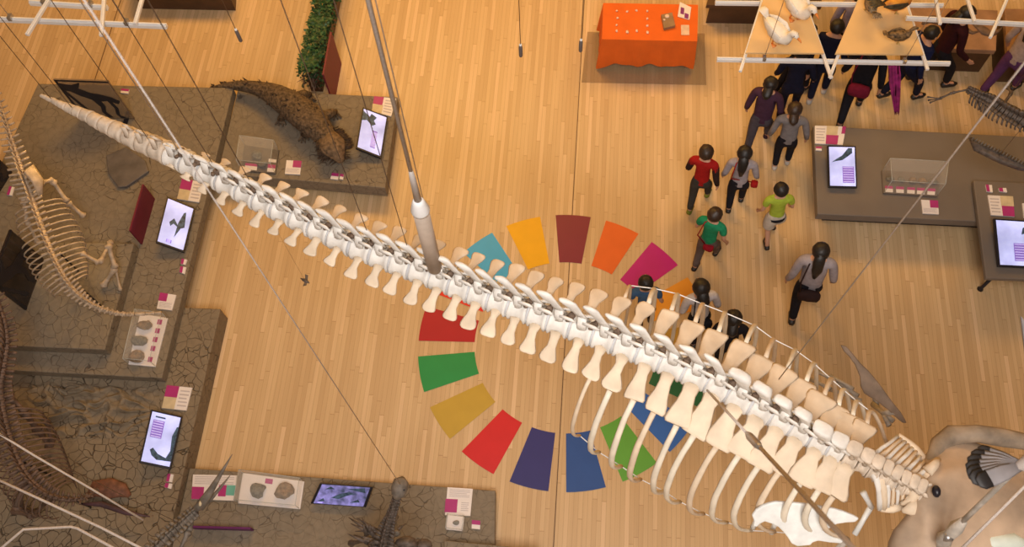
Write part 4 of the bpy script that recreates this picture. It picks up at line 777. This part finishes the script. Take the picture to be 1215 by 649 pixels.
s1 = thing('reptile_skeleton', 'pale ribbed reptile skeleton standing on the mud platforms at left', 'skeleton', at(70, 310, ZC))
skeleton(s1, [(-12, 96, 1.9), (0, 125, 1.85), (9, 152, 1.8), (18, 180, 1.7), (27, 207, 1.6), (35, 228, 1.5), (42, 250, zz), (52, 278, zz), (63, 305, zz), (75, 328, zz), (88, 345, 1.4), (103, 358, 1.35), (124, 368, 1.3), (150, 373, 1.25), (192, 371, 1.2)], 56, BONE_TAN, [(0, .02), (.25, .035), (.4, .04), (.7, .035), (.85, .03), (1, .02)], [(0, .05), (.2, .10), (.3, .13), (.45, .08), (.72, .07), (.85, .02), (1, 0)], (.40, .70, .36, .42, 1, -.1), BONE_TAN)
bone(s1, [(33, 240, 1.45), (50, 216, 1.4), (62, 214, 1.3), (80, 240, 1.05), (100, 257, .80)], .035, BONE_TAN)
bone(s1, [(28, 235, 1.45), (32, 262, 1.3), (45, 288, 1.0)], .028, BONE_TAN)
bone(s1, [(96, 300, 1.3), (118, 312, 1.2), (132, 286, 1.1)], .03, BONE_TAN); bone(s1, [(128, 290, 1.15), (137, 318, .95), (122, 340, .78)], .038, BONE_TAN)
bone(s1, [(69, 322, 1.3), (74, 338, 1.1), (88, 349, .9), (104, 350, .76)], .028, BONE_TAN); bone(s1, [(137, 318, .9), (143, 345, .75)], .02, BONE_TAN)
for x_, y_ in ((70, 300), (100, 345)):
    p = at(x_, y_, 1.3); m = MB(); m.loft([V((p.x, p.y, ZC)), p], .012, 8); m.build('support_rod', BLACK, s1)
m = MB(); m.loft([at(28, 205, 1.65), at(34, 200, 1.7), at(45, 215, 1.6), at(48, 232, 1.5)], [(.02, .015), (.09, .02), (.08, .02), (.03, .015)], 8); m.build('shoulder_blade', BONE_TAN, s1)
s2 = thing('reptile_skeleton', 'large dark brown skeleton at the lower left corner', 'skeleton', at(30, 560, ZA))
skeleton(s2, [(-6, 350, 1.9), (4, 380, 1.8), (8, 405, 1.7), (4, 435, 1.6), (0, 462, 1.5), (4, 492, 1.4), (12, 522, 1.35), (24, 552, 1.3), (42, 576, 1.2), (66, 590, 1.1), (96, 592, 1.0), (116, 580, .8)], 48, BONE_BROWN, [(0, .03), (.4, .045), (.75, .04), (1, .02)], [(0, .09), (.3, .12), (.6, .12), (.85, .06), (1, .02)], (.42, .82, .38, .55, 1, .06), BONE_BROWN)
bone(s2, [(10, 470, 1.4), (30, 490, 1.2), (45, 510, .8), (60, 530, .45)], .045, BONE_BROWN); bone(s2, [(55, 498, .9), (62, 525, .5)], .03, BONE_BROWN); bone(s2, [(34, 560, 1.2), (20, 600, .9), (38, 610, .4)], .045, BONE_BROWN); bone(s2, [(60, 590, 1.0), (40, 612, .6), (15, 606, .4)], .035, BONE_BROWN)
p = at(20, 545, 1.2); m = MB(); m.loft([V((p.x, p.y, ZA)), p], .015, 8); m.build('support_rod', BLACK, s2)
p = at(80, 590, 1.0); m = MB(); m.loft([V((p.x, p.y, ZA)), p], .012, 8); m.build('support_rod', BLACK, s2)
red = mat('red_fossil', (.20, .085, .05), .7, var=.3, scale=12, bump=.5)
m = MB(); m.loft([at(102, 592, ZA + .04), at(112, 580, ZA + .08), at(130, 580, ZA + .08), at(145, 582, ZA + .06), at(153, 588, ZA + .03)], [(.03, .02), (.10, .05), (.12, .06), (.10, .05), (.02, .02)], 12); m.jitter(.03, 8, 2); tag(m.build('fossil', red), 'reddish brown flat fossil on the mud left of the tiny cards', 'fossil')
m = MB(); m.loft([at(97, 598, ZA + .25), at(120, 598, ZA + .22), at(150, 608, ZA + .2), at(178, 613, ZA + .2)], [(.015, .01), (.035, .02), (.035, .02), (.006, .006)], 8); o = m.build('pointed_bone', mat('bone_purple', (.07, .035, .045), .6, var=.3)); tag(o, 'long dark pointed bone resting below the reddish fossil', 'bone')
# pointed-beak flying reptile
s3 = thing('flying_reptile_skeleton', 'grey long-beaked flying reptile skeleton hanging by the clear fossil case', 'skeleton', at(225, 610, 2.2))
GD = mat('bone_slate', (.17, .145, .12), .6, var=.25, scale=14, bump=.3)
m = MB(); m.loft([at(275.5, 539, 2.6), at(262, 562, 2.5), at(250, 582, 2.4), at(240, 597, 2.3), at(228, 608, 2.25)], [(.004, .004), (.022, .016), (.04, .03), (.055, .05), (.03, .03)], 12); m.build('upper_beak', GD, s3)
m = MB(); m.loft([at(273, 564, 2.3), at(262, 578, 2.25), at(250, 592, 2.2), at(238, 604, 2.2)], [(.004, .004), (.018, .012), (.025, .018), (.03, .02)], 10); m.build('lower_jaw', GD, s3)
m = MB(); m.ball(at(238, 597, 2.34), (.02, .035, .02), 8, 6); m.build('eye_socket', CREAM, s3)
skeleton(s3, [(232, 606, 2.25), (222, 615, 2.25), (210, 626, 2.3), (196, 638, 2.35), (180, 655, 2.4)], 12, GD, [(0, .045), (1, .05)], [(0, .03), (1, .06)])
bone(s3, [(232, 606, 2.2), (224, 630, 2.2), (208, 665, 2.2)], .03, GD, 'wing_bone'); bone(s3, [(238, 602, 2.2), (212, 622, 2.3), (190, 634, 2.35), (193, 640, 2.3)], .02, GD, 'wing_bone')
p = at(215, 622, 2.3); rod([p, V((p.x, p.y, CZ))], .003, WIRE, s3, 'wire', 6)
# long neck small-head skeleton
s4 = thing('long_necked_skeleton', 'dark long-necked skeleton with a small round head at the bottom edge', 'skeleton', at(462, 650, ZD))
m = MB(); m.loft([at(478, 567, 2.1), at(476, 571, 2.12), at(474, 579, 2.12), at(472, 587, 2.1), at(470, 592, 2.08)], [(.03, .03), (.085, .07), (.095, .08), (.075, .06), (.03, .03)], 12); m.build('skull', GD, s4)
m = MB(); m.ball(at(479, 581, 2.16), .015, 8, 6); m.build('eye', BLACK, s4)
skeleton(s4, [(471, 590, 2.05), (467, 603, 1.95), (463, 615, 1.85), (459, 628, 1.7), (455, 645, 1.5), (450, 670, 1.4), (448, 700, 1.3)], 24, BONE_DARK, [(0, .035), (.4, .045), (1, .06)], [(0, .015), (.3, .02), (.6, .07), (1, .12)], (.6, 1, .18, .4, 2, 0), BONE_DARK)
for k in range(16):
    a = at(445 + random.uniform(-12, 22), 634 + random.uniform(-4, 12), 1.45); d = V((random.uniform(-.35, .15), random.uniform(-.02, .22), random.uniform(-.05, .15))); m = MB(); m.loft([a, a + d * .5 + V((0, 0, .02)), a + d], [(.03, .02), (.02, .014), (.004, .004)], 7); m.build('bone_spike', BONE_DARK, s4)
m = MB(); m.ball(at(482, 644, 1.4), (.13, .09, .07), 10, 7).jitter(.04, 7, 1); m.ball(at(503, 647, 1.3), (.1, .08, .06), 10, 7); m.build('shoulder_bone', BONE_DARK, s4)
bone(s4, [(468, 612, 1.4), (470, 635, 1.5)], .035, GD); bone(s4, [(415, 645, .6), (440, 640, 1.3)], .03, BONE_DARK); 
p = at(452, 660, 1.4); m = MB(); m.loft([V((p.x, p.y, ZD)), p], .015, 8); m.build('support_rod', BLACK, s4)
p = at(475, 575, 2.17); rod([p, V((p.x, p.y, CZ))], .004, ROPE, s4, 'wire', 6)
# dark hanging reptile at right
s5 = thing('flying_reptile_skeleton', 'dark skeleton with a thin clawed arm hanging above the grey platform at right', 'skeleton', at(1170, 130, 2.6))
skeleton(s5, [(1148, 106, 2.7), (1160, 113, 2.7), (1175, 120, 2.7), (1190, 131, 2.7), (1210, 142, 2.7), (1235, 158, 2.7)], 22, BONE_DARK, [(0, .03), (.5, .06), (1, .07)], [(0, .03), (.5, .06), (1, .08)], (.1, .9, .13, .12, 1, .05), BONE_DARK)
bone(s5, [(1150, 106, 2.7), (1130, 110, 2.6), (1115, 117, 2.5)], .016, BONE_DARK)
for e in ((1100, 115), (1101, 119), (1103, 122)): bone(s5, [(1116, 117, 2.5), (*e, 2.48)], .01, BONE_DARK, 'claw')
bone(s5, [(1158, 115, 2.7), (1163, 130, 2.5)], .015, BONE_DARK); bone(s5, [(1188, 130, 2.7), (1200, 110, 2.5), (1196, 104, 2.4)], .02, BONE_DARK)
p = at(1185, 128, 2.75); rod([p, V((p.x, p.y, CZ))], .004, WIRE, s5, 'wire', 6)
s6 = thing('reptile_tail_model', 'dark textured tapering tail hanging over the right end of the grey platform', 'skeleton', at(1180, 180, 1.6))
m = MB(); m.loft([at(1151, 164, 1.7), at(1160, 173, 1.7), at(1175, 181, 1.7), at(1190, 188, 1.7), at(1210, 196, 1.7), at(1240, 204, 1.7)], [(.015, .015), (.07, .05), (.095, .06), (.10, .07), (.07, .06), (.05, .05)], 14); m.jitter(.03, 14, 3); m.build('tail_body', BONE_DARK, s6)
for k in range(18): a = lerp(at(1153, 166, 1.76), at(1215, 196, 1.77), k / 17); m = MB(); m.loft([a, a + V((.02, .02, .05))], [.02, .005], 6); m.build('scale_ridge', GD, s6)
p = at(1185, 185, 1.75); rod([p, V((p.x, p.y, CZ))], .003, WIRE, s6, 'wire', 6)
# scaly reptile model
FUR = mat('scaly_hide', (.135, .092, .055), .8, var=.45, scale=26, bump=.8); FUR2 = mat('scaly_hide_dark', (.075, .045, .025), .8, var=.45, scale=26, bump=.8)
s7 = thing('reptile_model', 'brown scaly reptile model sprawled with its tail curling off the platform', 'reptile model', at(360, 150, ZM))
zb = ZM
body = [(250, 103, zb + .10, .02, .02), (270, 101, zb + .14, .06, .06), (292, 101, zb + .2, .09, .09), (312, 106, zb + .24, .12, .11), (330, 114, zb + .28, .19, .16), (347, 125, zb + .3, .23, .19), (362, 137, zb + .3, .25, .2), (376, 150, zb + .3, .23, .19), (386, 160, zb + .28, .17, .15), (392, 167, zb + .27, .16, .14), (397, 175, zb + .25, .20, .13), (401, 183, zb + .2, .13, .09), (404, 191, zb + .13, .05, .05)]
m = MB(); m.loft([at(x, y, z) for x, y, z, _, _ in body], [(a, b) for *_, a, b in body], 22); m.jitter(.035, 7, 5); m.jitter(.012, 25, 6); m.build('body', FUR, s7, sub=1)
HD = mat('scaly_head', (.20, .13, .07), .8, var=.4, scale=20, bump=.6)
m = MB(); m.loft([at(386, 160, zb + .30), at(391, 167, zb + .31), at(396, 175, zb + .30), at(400, 182, zb + .26), at(403, 188, zb + .2), at(405, 194, zb + .14)], [(.12, .1), (.19, .13), (.20, .13), (.13, .1), (.075, .07), (.03, .03)], 18); m.jitter(.03, 9, 11); m.build('head', HD, s7, sub=1)
for pts in ([(345, 128, zb + .25), (337, 136, zb + .16), (333, 141, zb + .06)], [(372, 152, zb + .25), (366, 158, zb + .15), (360, 160, zb + .05)], [(380, 140, zb + .25), (393, 134, zb + .15), (398, 133, zb + .05)], [(352, 116, zb + .25), (362, 112, zb + .12), (368, 113, zb + .05)]):
    m = MB(); P = [at(*p) for p in pts]; m.loft(P, [.09, .07, .05], 12)
    for k in range(4): a = -2.2 + k * .5; m.loft([P[-1], P[-1] + V((.12 * math.cos(a), .12 * math.sin(a), -.03))], [.03, .012], 7)
    m.jitter(.02, 15, 2); m.build('leg', FUR, s7)
m = MB()
for k in range(420):
    u = random.uniform(0, len(body) - 1.01) if k < 110 else random.uniform(8.4, 10.8); i = int(u); f = u - i; a, b = body[i], body[i + 1]; c = lerp(at(*a[:3]), at(*b[:3]), f); r = lerp(a[3], b[3], f); h = lerp(a[4], b[4], f); t = (at(*b[:3]) - at(*a[:3])).normalized(); sd = V((0, 0, 1)).cross(t).normalized(); an = random.uniform(.1, 3.04)
    if i > 7 or (i < 5 and random.random() < .6): an = random.choice((random.uniform(-.1, .5), random.uniform(2.6, 3.3)))
    o_ = (sd * math.cos(an) * r + V((0, 0, 1)) * math.sin(an) * h); L_ = .03 if i < 8 else .09; m.loft([c + o_ * .92, c + o_ + o_.normalized() * L_ * random.uniform(.5, 1.2) - t * .04 * (1 if i < 8 else -1)], [.016, .003], 5)
o = m.build('spines', FUR2, s7); o['kind'] = 'stuff'
m = MB(); m.ball(at(398, 181, zb + .32), .016, 8, 6); m.build('eye', BLACK, s7)
# ------------------------------------------------------------------ people
SKIN = mat('skin', (.55, .30, .20), .55, var=.04); HAIRB = mat('hair_black', (.012, .009, .008), .5, var=.3, scale=40); HAIRD = mat('hair_brown', (.035, .018, .010), .5, var=.3, scale=40)
SOLE = mat('shoe_dark', (.02, .018, .018), .5)
def skinmesh(name, J_, E_, mt, parent, root_i=0, sub=2):
    me = bpy.data.meshes.new(name); me.from_pydata([p for p, r in J_], E_, []); o = bpy.data.objects.new(name, me); C.objects.link(o)
    md = o.modifiers.new('k', 'SKIN'); md.use_smooth_shade = True
    for i, (p, r) in enumerate(J_):
        sv = me.skin_vertices[0].data[i]; sv.radius = r if isinstance(r, tuple) else (r, r); sv.use_root = (i == root_i)
    q = o.modifiers.new('s', 'SUBSURF'); q.levels = q.render_levels = sub
    dg = bpy.context.evaluated_depsgraph_get(); nm = bpy.data.meshes.new_from_object(o.evaluated_get(dg)); nm.materials.clear(); nm.materials.append(mt)
    for p in nm.polygons: p.use_smooth = True
    bpy.data.objects.remove(o); o = bpy.data.objects.new(name, nm); C.objects.link(o); o.parent = parent; o['_w'] = [0, 0, 0]; return o
def person(px, py, H, yaw, label, top, leg, hair=None, hl=0, sleeve='long', legs='long', stride=.12, arms=(0, 0), shoe=None, lean=.075, skirt=False, extra=None, slm=None, wide=1.0):
    """px, py: pixel of the point on the floor between the feet; yaw 0 faces away (+Y)"""
    p = at(px, py, 0); R = thing('person', label, 'person', p); R.matrix_world = Matrix.Translation(p) @ Matrix.Rotation(-.085, 4, 'Y') @ Matrix.Rotation(yaw, 4, 'Z'); R['_w'] = [0, 0, 0]
    H *= 1.10; kid = H < 1.62; hr = (.073 if kid else .064); hh = H
    f = lambda x, y, z: V((x * hh, y * hh, z * hh)); st = stride; k = (1.12 if kid else 1.0) * wide
    ly = lambda z: lean * max(0, z - .5) * 2
    sh = .80 if kid else .82
    legsJ = {}
    for s_ in (-1, 1):
        fy = st * s_; ky = fy * .55 + .05; az = .045 + (.05 if s_ < 0 and st > .08 else 0)
        legsJ[s_] = [f(.052 * s_ * k, 0, .50), f(.052 * s_ * k, ky, .28), f(.05 * s_ * k, fy, az), f(.055 * s_ * k, fy + .085, az - .02)]
    armsJ = {}
    for s_, sw in ((-1, arms[0]), (1, arms[1])):
        armsJ[s_] = [f(.10 * s_ * k, ly(sh), sh), f(.135 * s_ * k, -.02 + sw * .10 + ly(.65), .64), f(.15 * s_ * k, .03 + sw * .22 + ly(.6), .50 + abs(sw) * .05), f(.152 * s_ * k, .045 + sw * .26 + ly(.6), .455 + abs(sw) * .06)]
    # body
    Jn = [(f(0, 0, .53), (.042 * hh, .030 * hh)), (f(0, ly(.62), .62), (.045 * hh, .032 * hh)), (f(0, ly(.74), .74), (.062 * hh, .04 * hh)), (f(0, ly(sh), sh + .02), (.045 * hh, .035 * hh)), (f(0, ly(.86) + .01, sh + .055), (.028 * hh, .03 * hh)), (f(0, ly(.9) + .018, 1 - hr * 1.45), (hr * .72 * hh, hr * .8 * hh)), (f(0, ly(.95) + .014, 1 - hr * .85), (hr * .84 * hh, hr * .95 * hh)), (f(0, ly(1) + .008, 1 - hr * .22), (hr * .5 * hh, hr * .6 * hh))]
    E = [(i, i + 1) for i in range(7)]
    for s_ in (-1, 1):
        b = len(Jn); L4 = legsJ[s_]; Jn += [(L4[0], .040 * hh), (L4[1], .032 * hh), (L4[2], .022 * hh), (L4[3], (.022 * hh, .014 * hh))]; E += [(0, b), (b, b + 1), (b + 1, b + 2), (b + 2, b + 3)]
        b = len(Jn); A = armsJ[s_]; d = (A[3] - A[2]).normalized(); Jn += [(A[0], .027 * hh), (A[1], .021 * hh), (A[2], .015 * hh), (A[3], (.024 * hh, .012 * hh))]; E += [(3, b), (b, b + 1), (b + 1, b + 2), (b + 2, b + 3)]
        for q_ in range(4):
            o_ = V((0, 1, 0)) * (q_ - 1.5) * .011 * hh; ln = (.042, .048, .045, .036)[q_] * hh; c_ = len(Jn); Jn += [(A[3] + o_ + d * .022 * hh, .0058 * hh), (A[3] + o_ + d * (.022 * hh + ln * .5) - V((s_ * .004, 0, 0)) * hh, .0052 * hh), (A[3] + o_ + d * (.018 * hh + ln) - V((s_ * .014, 0, 0)) * hh, .0045 * hh)]; E += [(b + 3, c_), (c_, c_ + 1), (c_ + 1, c_ + 2)]
        c_ = len(Jn); Jn += [(A[3] + f(-.004 * s_, .024, .004), .0066 * hh), (A[3] + f(-.008 * s_, .034, -.016), .0055 * hh)]; E += [(b + 3, c_), (c_, c_ + 1)]
    skinmesh('body', Jn, E, SKIN, R, 0, 2)
    hc = f(0, ly(.95) + .014, 1 - hr * .95)
    # face: nose, eyes, mouth
    m = MB(); m.loft([hc + f(0, hr * .9, .012), hc + f(0, hr * 1.08, -.008), hc + f(0, hr * .95, -.014)], [.006 * hh, .010 * hh, .008 * hh], 8); m.build('nose', SKIN, R, local=True)
    for s_ in (-1, 1):
        m = MB(); m.ball(hc + f(s_ * .028, hr * .86, .008), .008 * hh, 8, 6); m.build('eye', BLACK, R, local=True)
        m = MB(); m.ball(hc + f(s_ * hr * .92, 0, -.005), (.007 * hh, .014 * hh, .02 * hh), 8, 6); m.build('ear', SKIN, R, local=True)
    m = MB(); m.ball(hc + f(0, hr * .86, -.035), (.018 * hh, .006 * hh, .005 * hh), 8, 5); m.build('mouth', mat('lip', (.4, .12, .1), .5), R, local=True)
    # hair
    hm = hair or HAIRB; m = MB(); rr = hr * hh; vs = []; 
    m.ball(hc + V((0, -rr * .14, rr * .14)), (rr * 1.03, rr * 1.10, rr * 1.02), 16, 12)
    m.v = [v if not (v.y > hc.y + rr * .35 and v.z < hc.z + rr * .25) else V((v.x * .9, hc.y + rr * .35, v.z)) for v in m.v]
    m.jitter(rr * .1, 22, px)
    ho = m.build('hair', hm, R, local=True)
    if hl:
        m = MB(); b0 = hc + V((0, -rr * .85, 0)); m.loft([b0 + V((0, .02, rr * .5)), b0 + V((0, -.05, -rr * .5)), b0 + V((0, -.12, -hl * .5)), b0 + V((0, -.13, -hl))], [(rr * .6, rr * .4), (rr * .7, rr * .4), (rr * .55, rr * .32), (rr * .2, rr * .12)], 12, side=(1, 0, 0)); m.jitter(rr * .1, 20, py); m.build('hair_length', hm, R, local=True)
    # shirt
    g = 1.16; Jt = [(f(0, -.004, .45), (.074 * hh * g * wide, .060 * hh * g)), (f(0, ly(.62), .62), (.072 * hh * g * wide, .056 * hh * g)), (f(0, ly(.74), .73), (.08 * hh * g * wide, .058 * hh * g)), (f(0, ly(sh), sh + .005), (.06 * hh * g * wide, .042 * hh * g)), (f(0, ly(.84), sh + .03), (.036 * hh, .036 * hh))]; Et = [(0, 1), (1, 2), (2, 3), (3, 4)]
    for s_ in (-1, 1):
        A = armsJ[s_]; b = len(Jt)
        if sleeve == 'long' and slm is None: Jt += [(A[0], .042 * hh), (A[1], .033 * hh), (A[2], .026 * hh)]; Et += [(3, b), (b, b + 1), (b + 1, b + 2)]
        else: Jt += [(A[0], .044 * hh), (lerp(A[0], A[1], .62), .037 * hh)]; Et += [(3, b), (b, b + 1)]
        if slm is not None:
            skinmesh('sleeve', [(lerp(A[0], A[1], -.02), .046 * hh), (A[1], .036 * hh), (A[2], .027 * hh)], [(0, 1), (1, 2)], slm, R, 0, 1)
    skinmesh('shirt', Jt, Et, top, R, 0, 2)
    Jl = [(f(0, 0, .60), (.066 * hh * wide, .048 * hh)), (f(0, 0, .50), (.074 * hh * wide, .062 * hh))]; El = [(0, 1)]
    for s_ in (-1, 1):
        L4 = legsJ[s_]; b = len(Jl)
        if legs == 'long': Jl += [(L4[0] - f(0, 0, .02), .062 * hh), (L4[1], .046 * hh), (L4[2] + f(0, 0, .02), .034 * hh)]; El += [(1, b), (b, b + 1), (b + 1, b + 2)]
        else: Jl += [(L4[0] - f(0, 0, .02), .075 * hh), (lerp(L4[0], L4[1], .85), .072 * hh)]; El += [(1, b), (b, b + 1)]
    skinmesh('shorts' if legs != 'long' else 'trousers', Jl, El, leg, R, 0, 2)
    for s_ in (-1, 1):
        L4 = legsJ[s_]; a = L4[2]; h0 = a.z - .045 * hh; m = MB()
        m.loft([V((a.x, a.y - .035 * hh, h0 + .022 * hh)), V((a.x, a.y - .02 * hh, h0 + .03 * hh)), V((a.x, a.y + .03 * hh, h0 + .028 * hh)), V((a.x, a.y + .08 * hh, h0 + .018 * hh)), V((a.x, a.y + .12 * hh, h0 + .014 * hh))], [(.015 * hh, .016 * hh), (.028 * hh, .03 * hh), (.03 * hh, .028 * hh), (.032 * hh, .018 * hh), (.012 * hh, .008 * hh)], 10, side=(1, 0, 0)); m.build('shoe', shoe or SOLE, R, local=True)
    if extra: extra(R, f, hh, armsJ, hc, rr)
    return R
def cl(n, c):
    m = mat('cloth_' + n, c, .85, var=.12, scale=14); m.node_tree.nodes['Principled BSDF'].inputs['Specular IOR Level'].default_value = .15; return m
K = cl('black', (.014, .013, .018)); NV = cl('navy', (.011, .012, .030)); 
def bag(col, z=.5, y=-.09, sx=.13, sz=.12, x=0):
    def g(R, f, hh, A, hc, rr):
        m = MB(); c = f(x, y, z); m.loft([c + f(-sx / 2, 0, 0), c + f(-sx * .4, 0, 0), c, c + f(sx * .4, 0, 0), c + f(sx / 2, 0, 0)], [(.02 * hh, .03 * hh), (.04 * hh, sz * .45 * hh), (.045 * hh, sz * .5 * hh), (.04 * hh, sz * .45 * hh), (.02 * hh, .03 * hh)], 12, side=(0, 1, 0)); m.build('bag', col, R, local=True)
        m = MB(); m.loft([c + f(-sx * .4, 0, .03), f(-.09, -.085, .70), f(-.06, 0, .855), f(-.02, .06, .8)], .006 * hh, 6); m.build('bag_strap', col, R, local=True)
    return g
def backpack(col):
    def g(R, f, hh, A, hc, rr):
        m = MB(); c = f(0, -.10, .68); m.loft([c + f(0, 0, -.12), c + f(0, 0, -.09), c, c + f(0, 0, .08), c + f(0, 0, .11)], [(.05 * hh, .02 * hh), (.075 * hh, .05 * hh), (.078 * hh, .055 * hh), (.065 * hh, .04 * hh), (.03 * hh, .015 * hh)], 12, side=(1, 0, 0)); m.build('backpack', col, R, local=True)
    return g
def belt(col):
    def g(R, f, hh, A, hc, rr): m = MB(); m.loft([f(0, 0, .515), f(0, 0, .545)], [(.096 * hh, .08 * hh), (.095 * hh, .079 * hh)], 20, side=(1, 0, 0)); m.build('belt', col, R, local=True)
    return g
def bow(R, f, hh, A, hc, rr):
    m = MB(); c = hc + V((0, -rr * .9, rr * .5)); m.ball(c + V((.02, 0, 0)), (.028, .018, .018), 8, 6); m.ball(c - V((.02, 0, 0)), (.028, .018, .018), 8, 6); m.jitter(.012, 40, 1); m.build('hair_bow', WHITE, R, local=True)
def y_of(px, py): return 0
GREYC = cl('grey', (.34, .30, .32)); LAV = cl('lavender_grey', (.33, .28, .36))
person(828, 244, 1.32, -.30, 'child in red vest with dark sleeves walking behind the others', cl('red', (.34, .012, .010)), cl('charcoal', (.045, .042, .035)), HAIRD, 0, stride=.14, arms=(.3, -.2), slm=cl('dark_brown', (.03, .015, .013)), shoe=cl('shoe_lime', (.18, .20, .03)))
person(871, 246, 1.34, -.15, 'child in pale grey top with long black hair and black trousers', GREYC, K, HAIRB, .28, stride=.09, arms=(.1, .2), extra=bag(cl('red_bag', (.3, .01, .01)), .47, .03, .07, .06, .15))
person(896, 176, 1.48, -.35, 'person in dark purple padded coat and grey jeans', cl('purple', (.06, .026, .05)), cl('grey_jeans', (.075, .065, .08)), HAIRB, .1, stride=.16, arms=(.1, .3), wide=1.12, shoe=cl('shoe_plum', (.04, .02, .03)))
person(932, 138, 1.45, -.2, 'child in navy top in front of the grey jacket child', NV, NV, HAIRB, 0, stride=.08, arms=(.3, .3), wide=1.1)
person(926, 197, 1.34, -.12, 'child in grey jacket with white hair bow and pale shoes', cl('jacket_grey', (.20, .185, .19)), K, HAIRD, .1, stride=.04, arms=(0, 0), wide=1.12, extra=bow, shoe=cl('shoe_pale', (.5, .45, .4)))
person(913, 284, 1.28, .10, 'child in lime green shirt and pale shorts seen from behind', cl('lime', (.36, .46, .05)), cl('pale_shorts', (.5, .44, .37)), HAIRB, 0, sleeve='short', legs='short', stride=.13, arms=(.2, .3), extra=belt(K))
person(836, 312, 1.30, -.45, 'child in bright green t-shirt with a red pouch', cl('green', (.02, .26, .12)), cl('grey_trousers', (.13, .10, .09)), HAIRD, 0, sleeve='short', stride=.14, arms=(.3, .1), extra=bag(cl('red_pouch', (.3, .01, .02)), .5, -.06, .1, .08, .03))
person(765, 388, 1.28, .05, 'child in blue denim shirt walking beside the whale ribs', cl('denim', (.05, .11, .22)), K, HAIRB, 0, sleeve='short', stride=.07, arms=(.1, .1))
person(826, 400, 1.45, .25, 'person in white top with black shoulder bag behind the rib hooks', cl('white_top', (.55, .52, .54)), K, HAIRB, .16, stride=.10, arms=(.2, .1), extra=bag(K, .52, -.09, .16, .13))
person(858, 432, 1.40, -.1, 'person in black clothes half hidden by the far whale ribs', K, K, HAIRB, .1, stride=.10, arms=(.2, .2))
person(948, 368, 1.62, -.15, 'woman in grey blouse with long dark hair and a dark bag walking away', cl('blouse', (.33, .29, .31)), K, HAIRB, .38, stride=.14, arms=(-.1, .1), wide=1.15, extra=bag(cl('bag_dark', (.03, .015, .014)), .52, -.10, .17, .12))
person(935, 112, 1.45, -.9, 'person in dark clothes stepping under the goose shelf', K, K, HAIRB, 0, stride=.17, arms=(.3, -.2))
person(968, 116, 1.55, -.3, 'person in dark blue with pale shoes between the two tan shelves', NV, NV, HAIRB, 0, stride=.08, arms=(.2, .2), shoe=cl('shoe_pale', (.5, .45, .4)))
person(992, 84, 1.60, -.35, 'person in lavender shirt and black trousers above the shelf gap', LAV, K, HAIRB, 0, stride=.16, arms=(.2, -.1), wide=1.1)
person(1006, 140, 1.65, -.3, 'person in black carrying a maroon bag under the right tan shelf', K, K, HAIRB, .1, stride=.17, arms=(.2, -.2), extra=bag(cl('maroon_bag', (.16, .01, .03)), .56, -.12, .18, .15), wide=1.1)
person(1063, 118, 1.55, -1.2, 'person in navy blue beside the purple flag', cl('deep_blue', (.010, .014, .055)), NV, HAIRB, 0, stride=.16, arms=(.3, -.1))
person(1098, 100, 1.65, -1.35, 'person in dark maroon top striding right past the fossil table', cl('dark_maroon', (.035, .007, .009)), K, HAIRB, .2, stride=.15, arms=(.2, .5), wide=1.15)
person(1180, 112, 1.65, -.9, 'person in pale top and purple leggings at the right edge', cl('pale_top', (.42, .32, .28)), cl('purple_leggings', (.11, .04, .12)), HAIRB, .3, stride=.16, arms=(.2, .2), wide=1.15)
for o in bpy.data.objects:
    if '_w' in o: del o['_w']
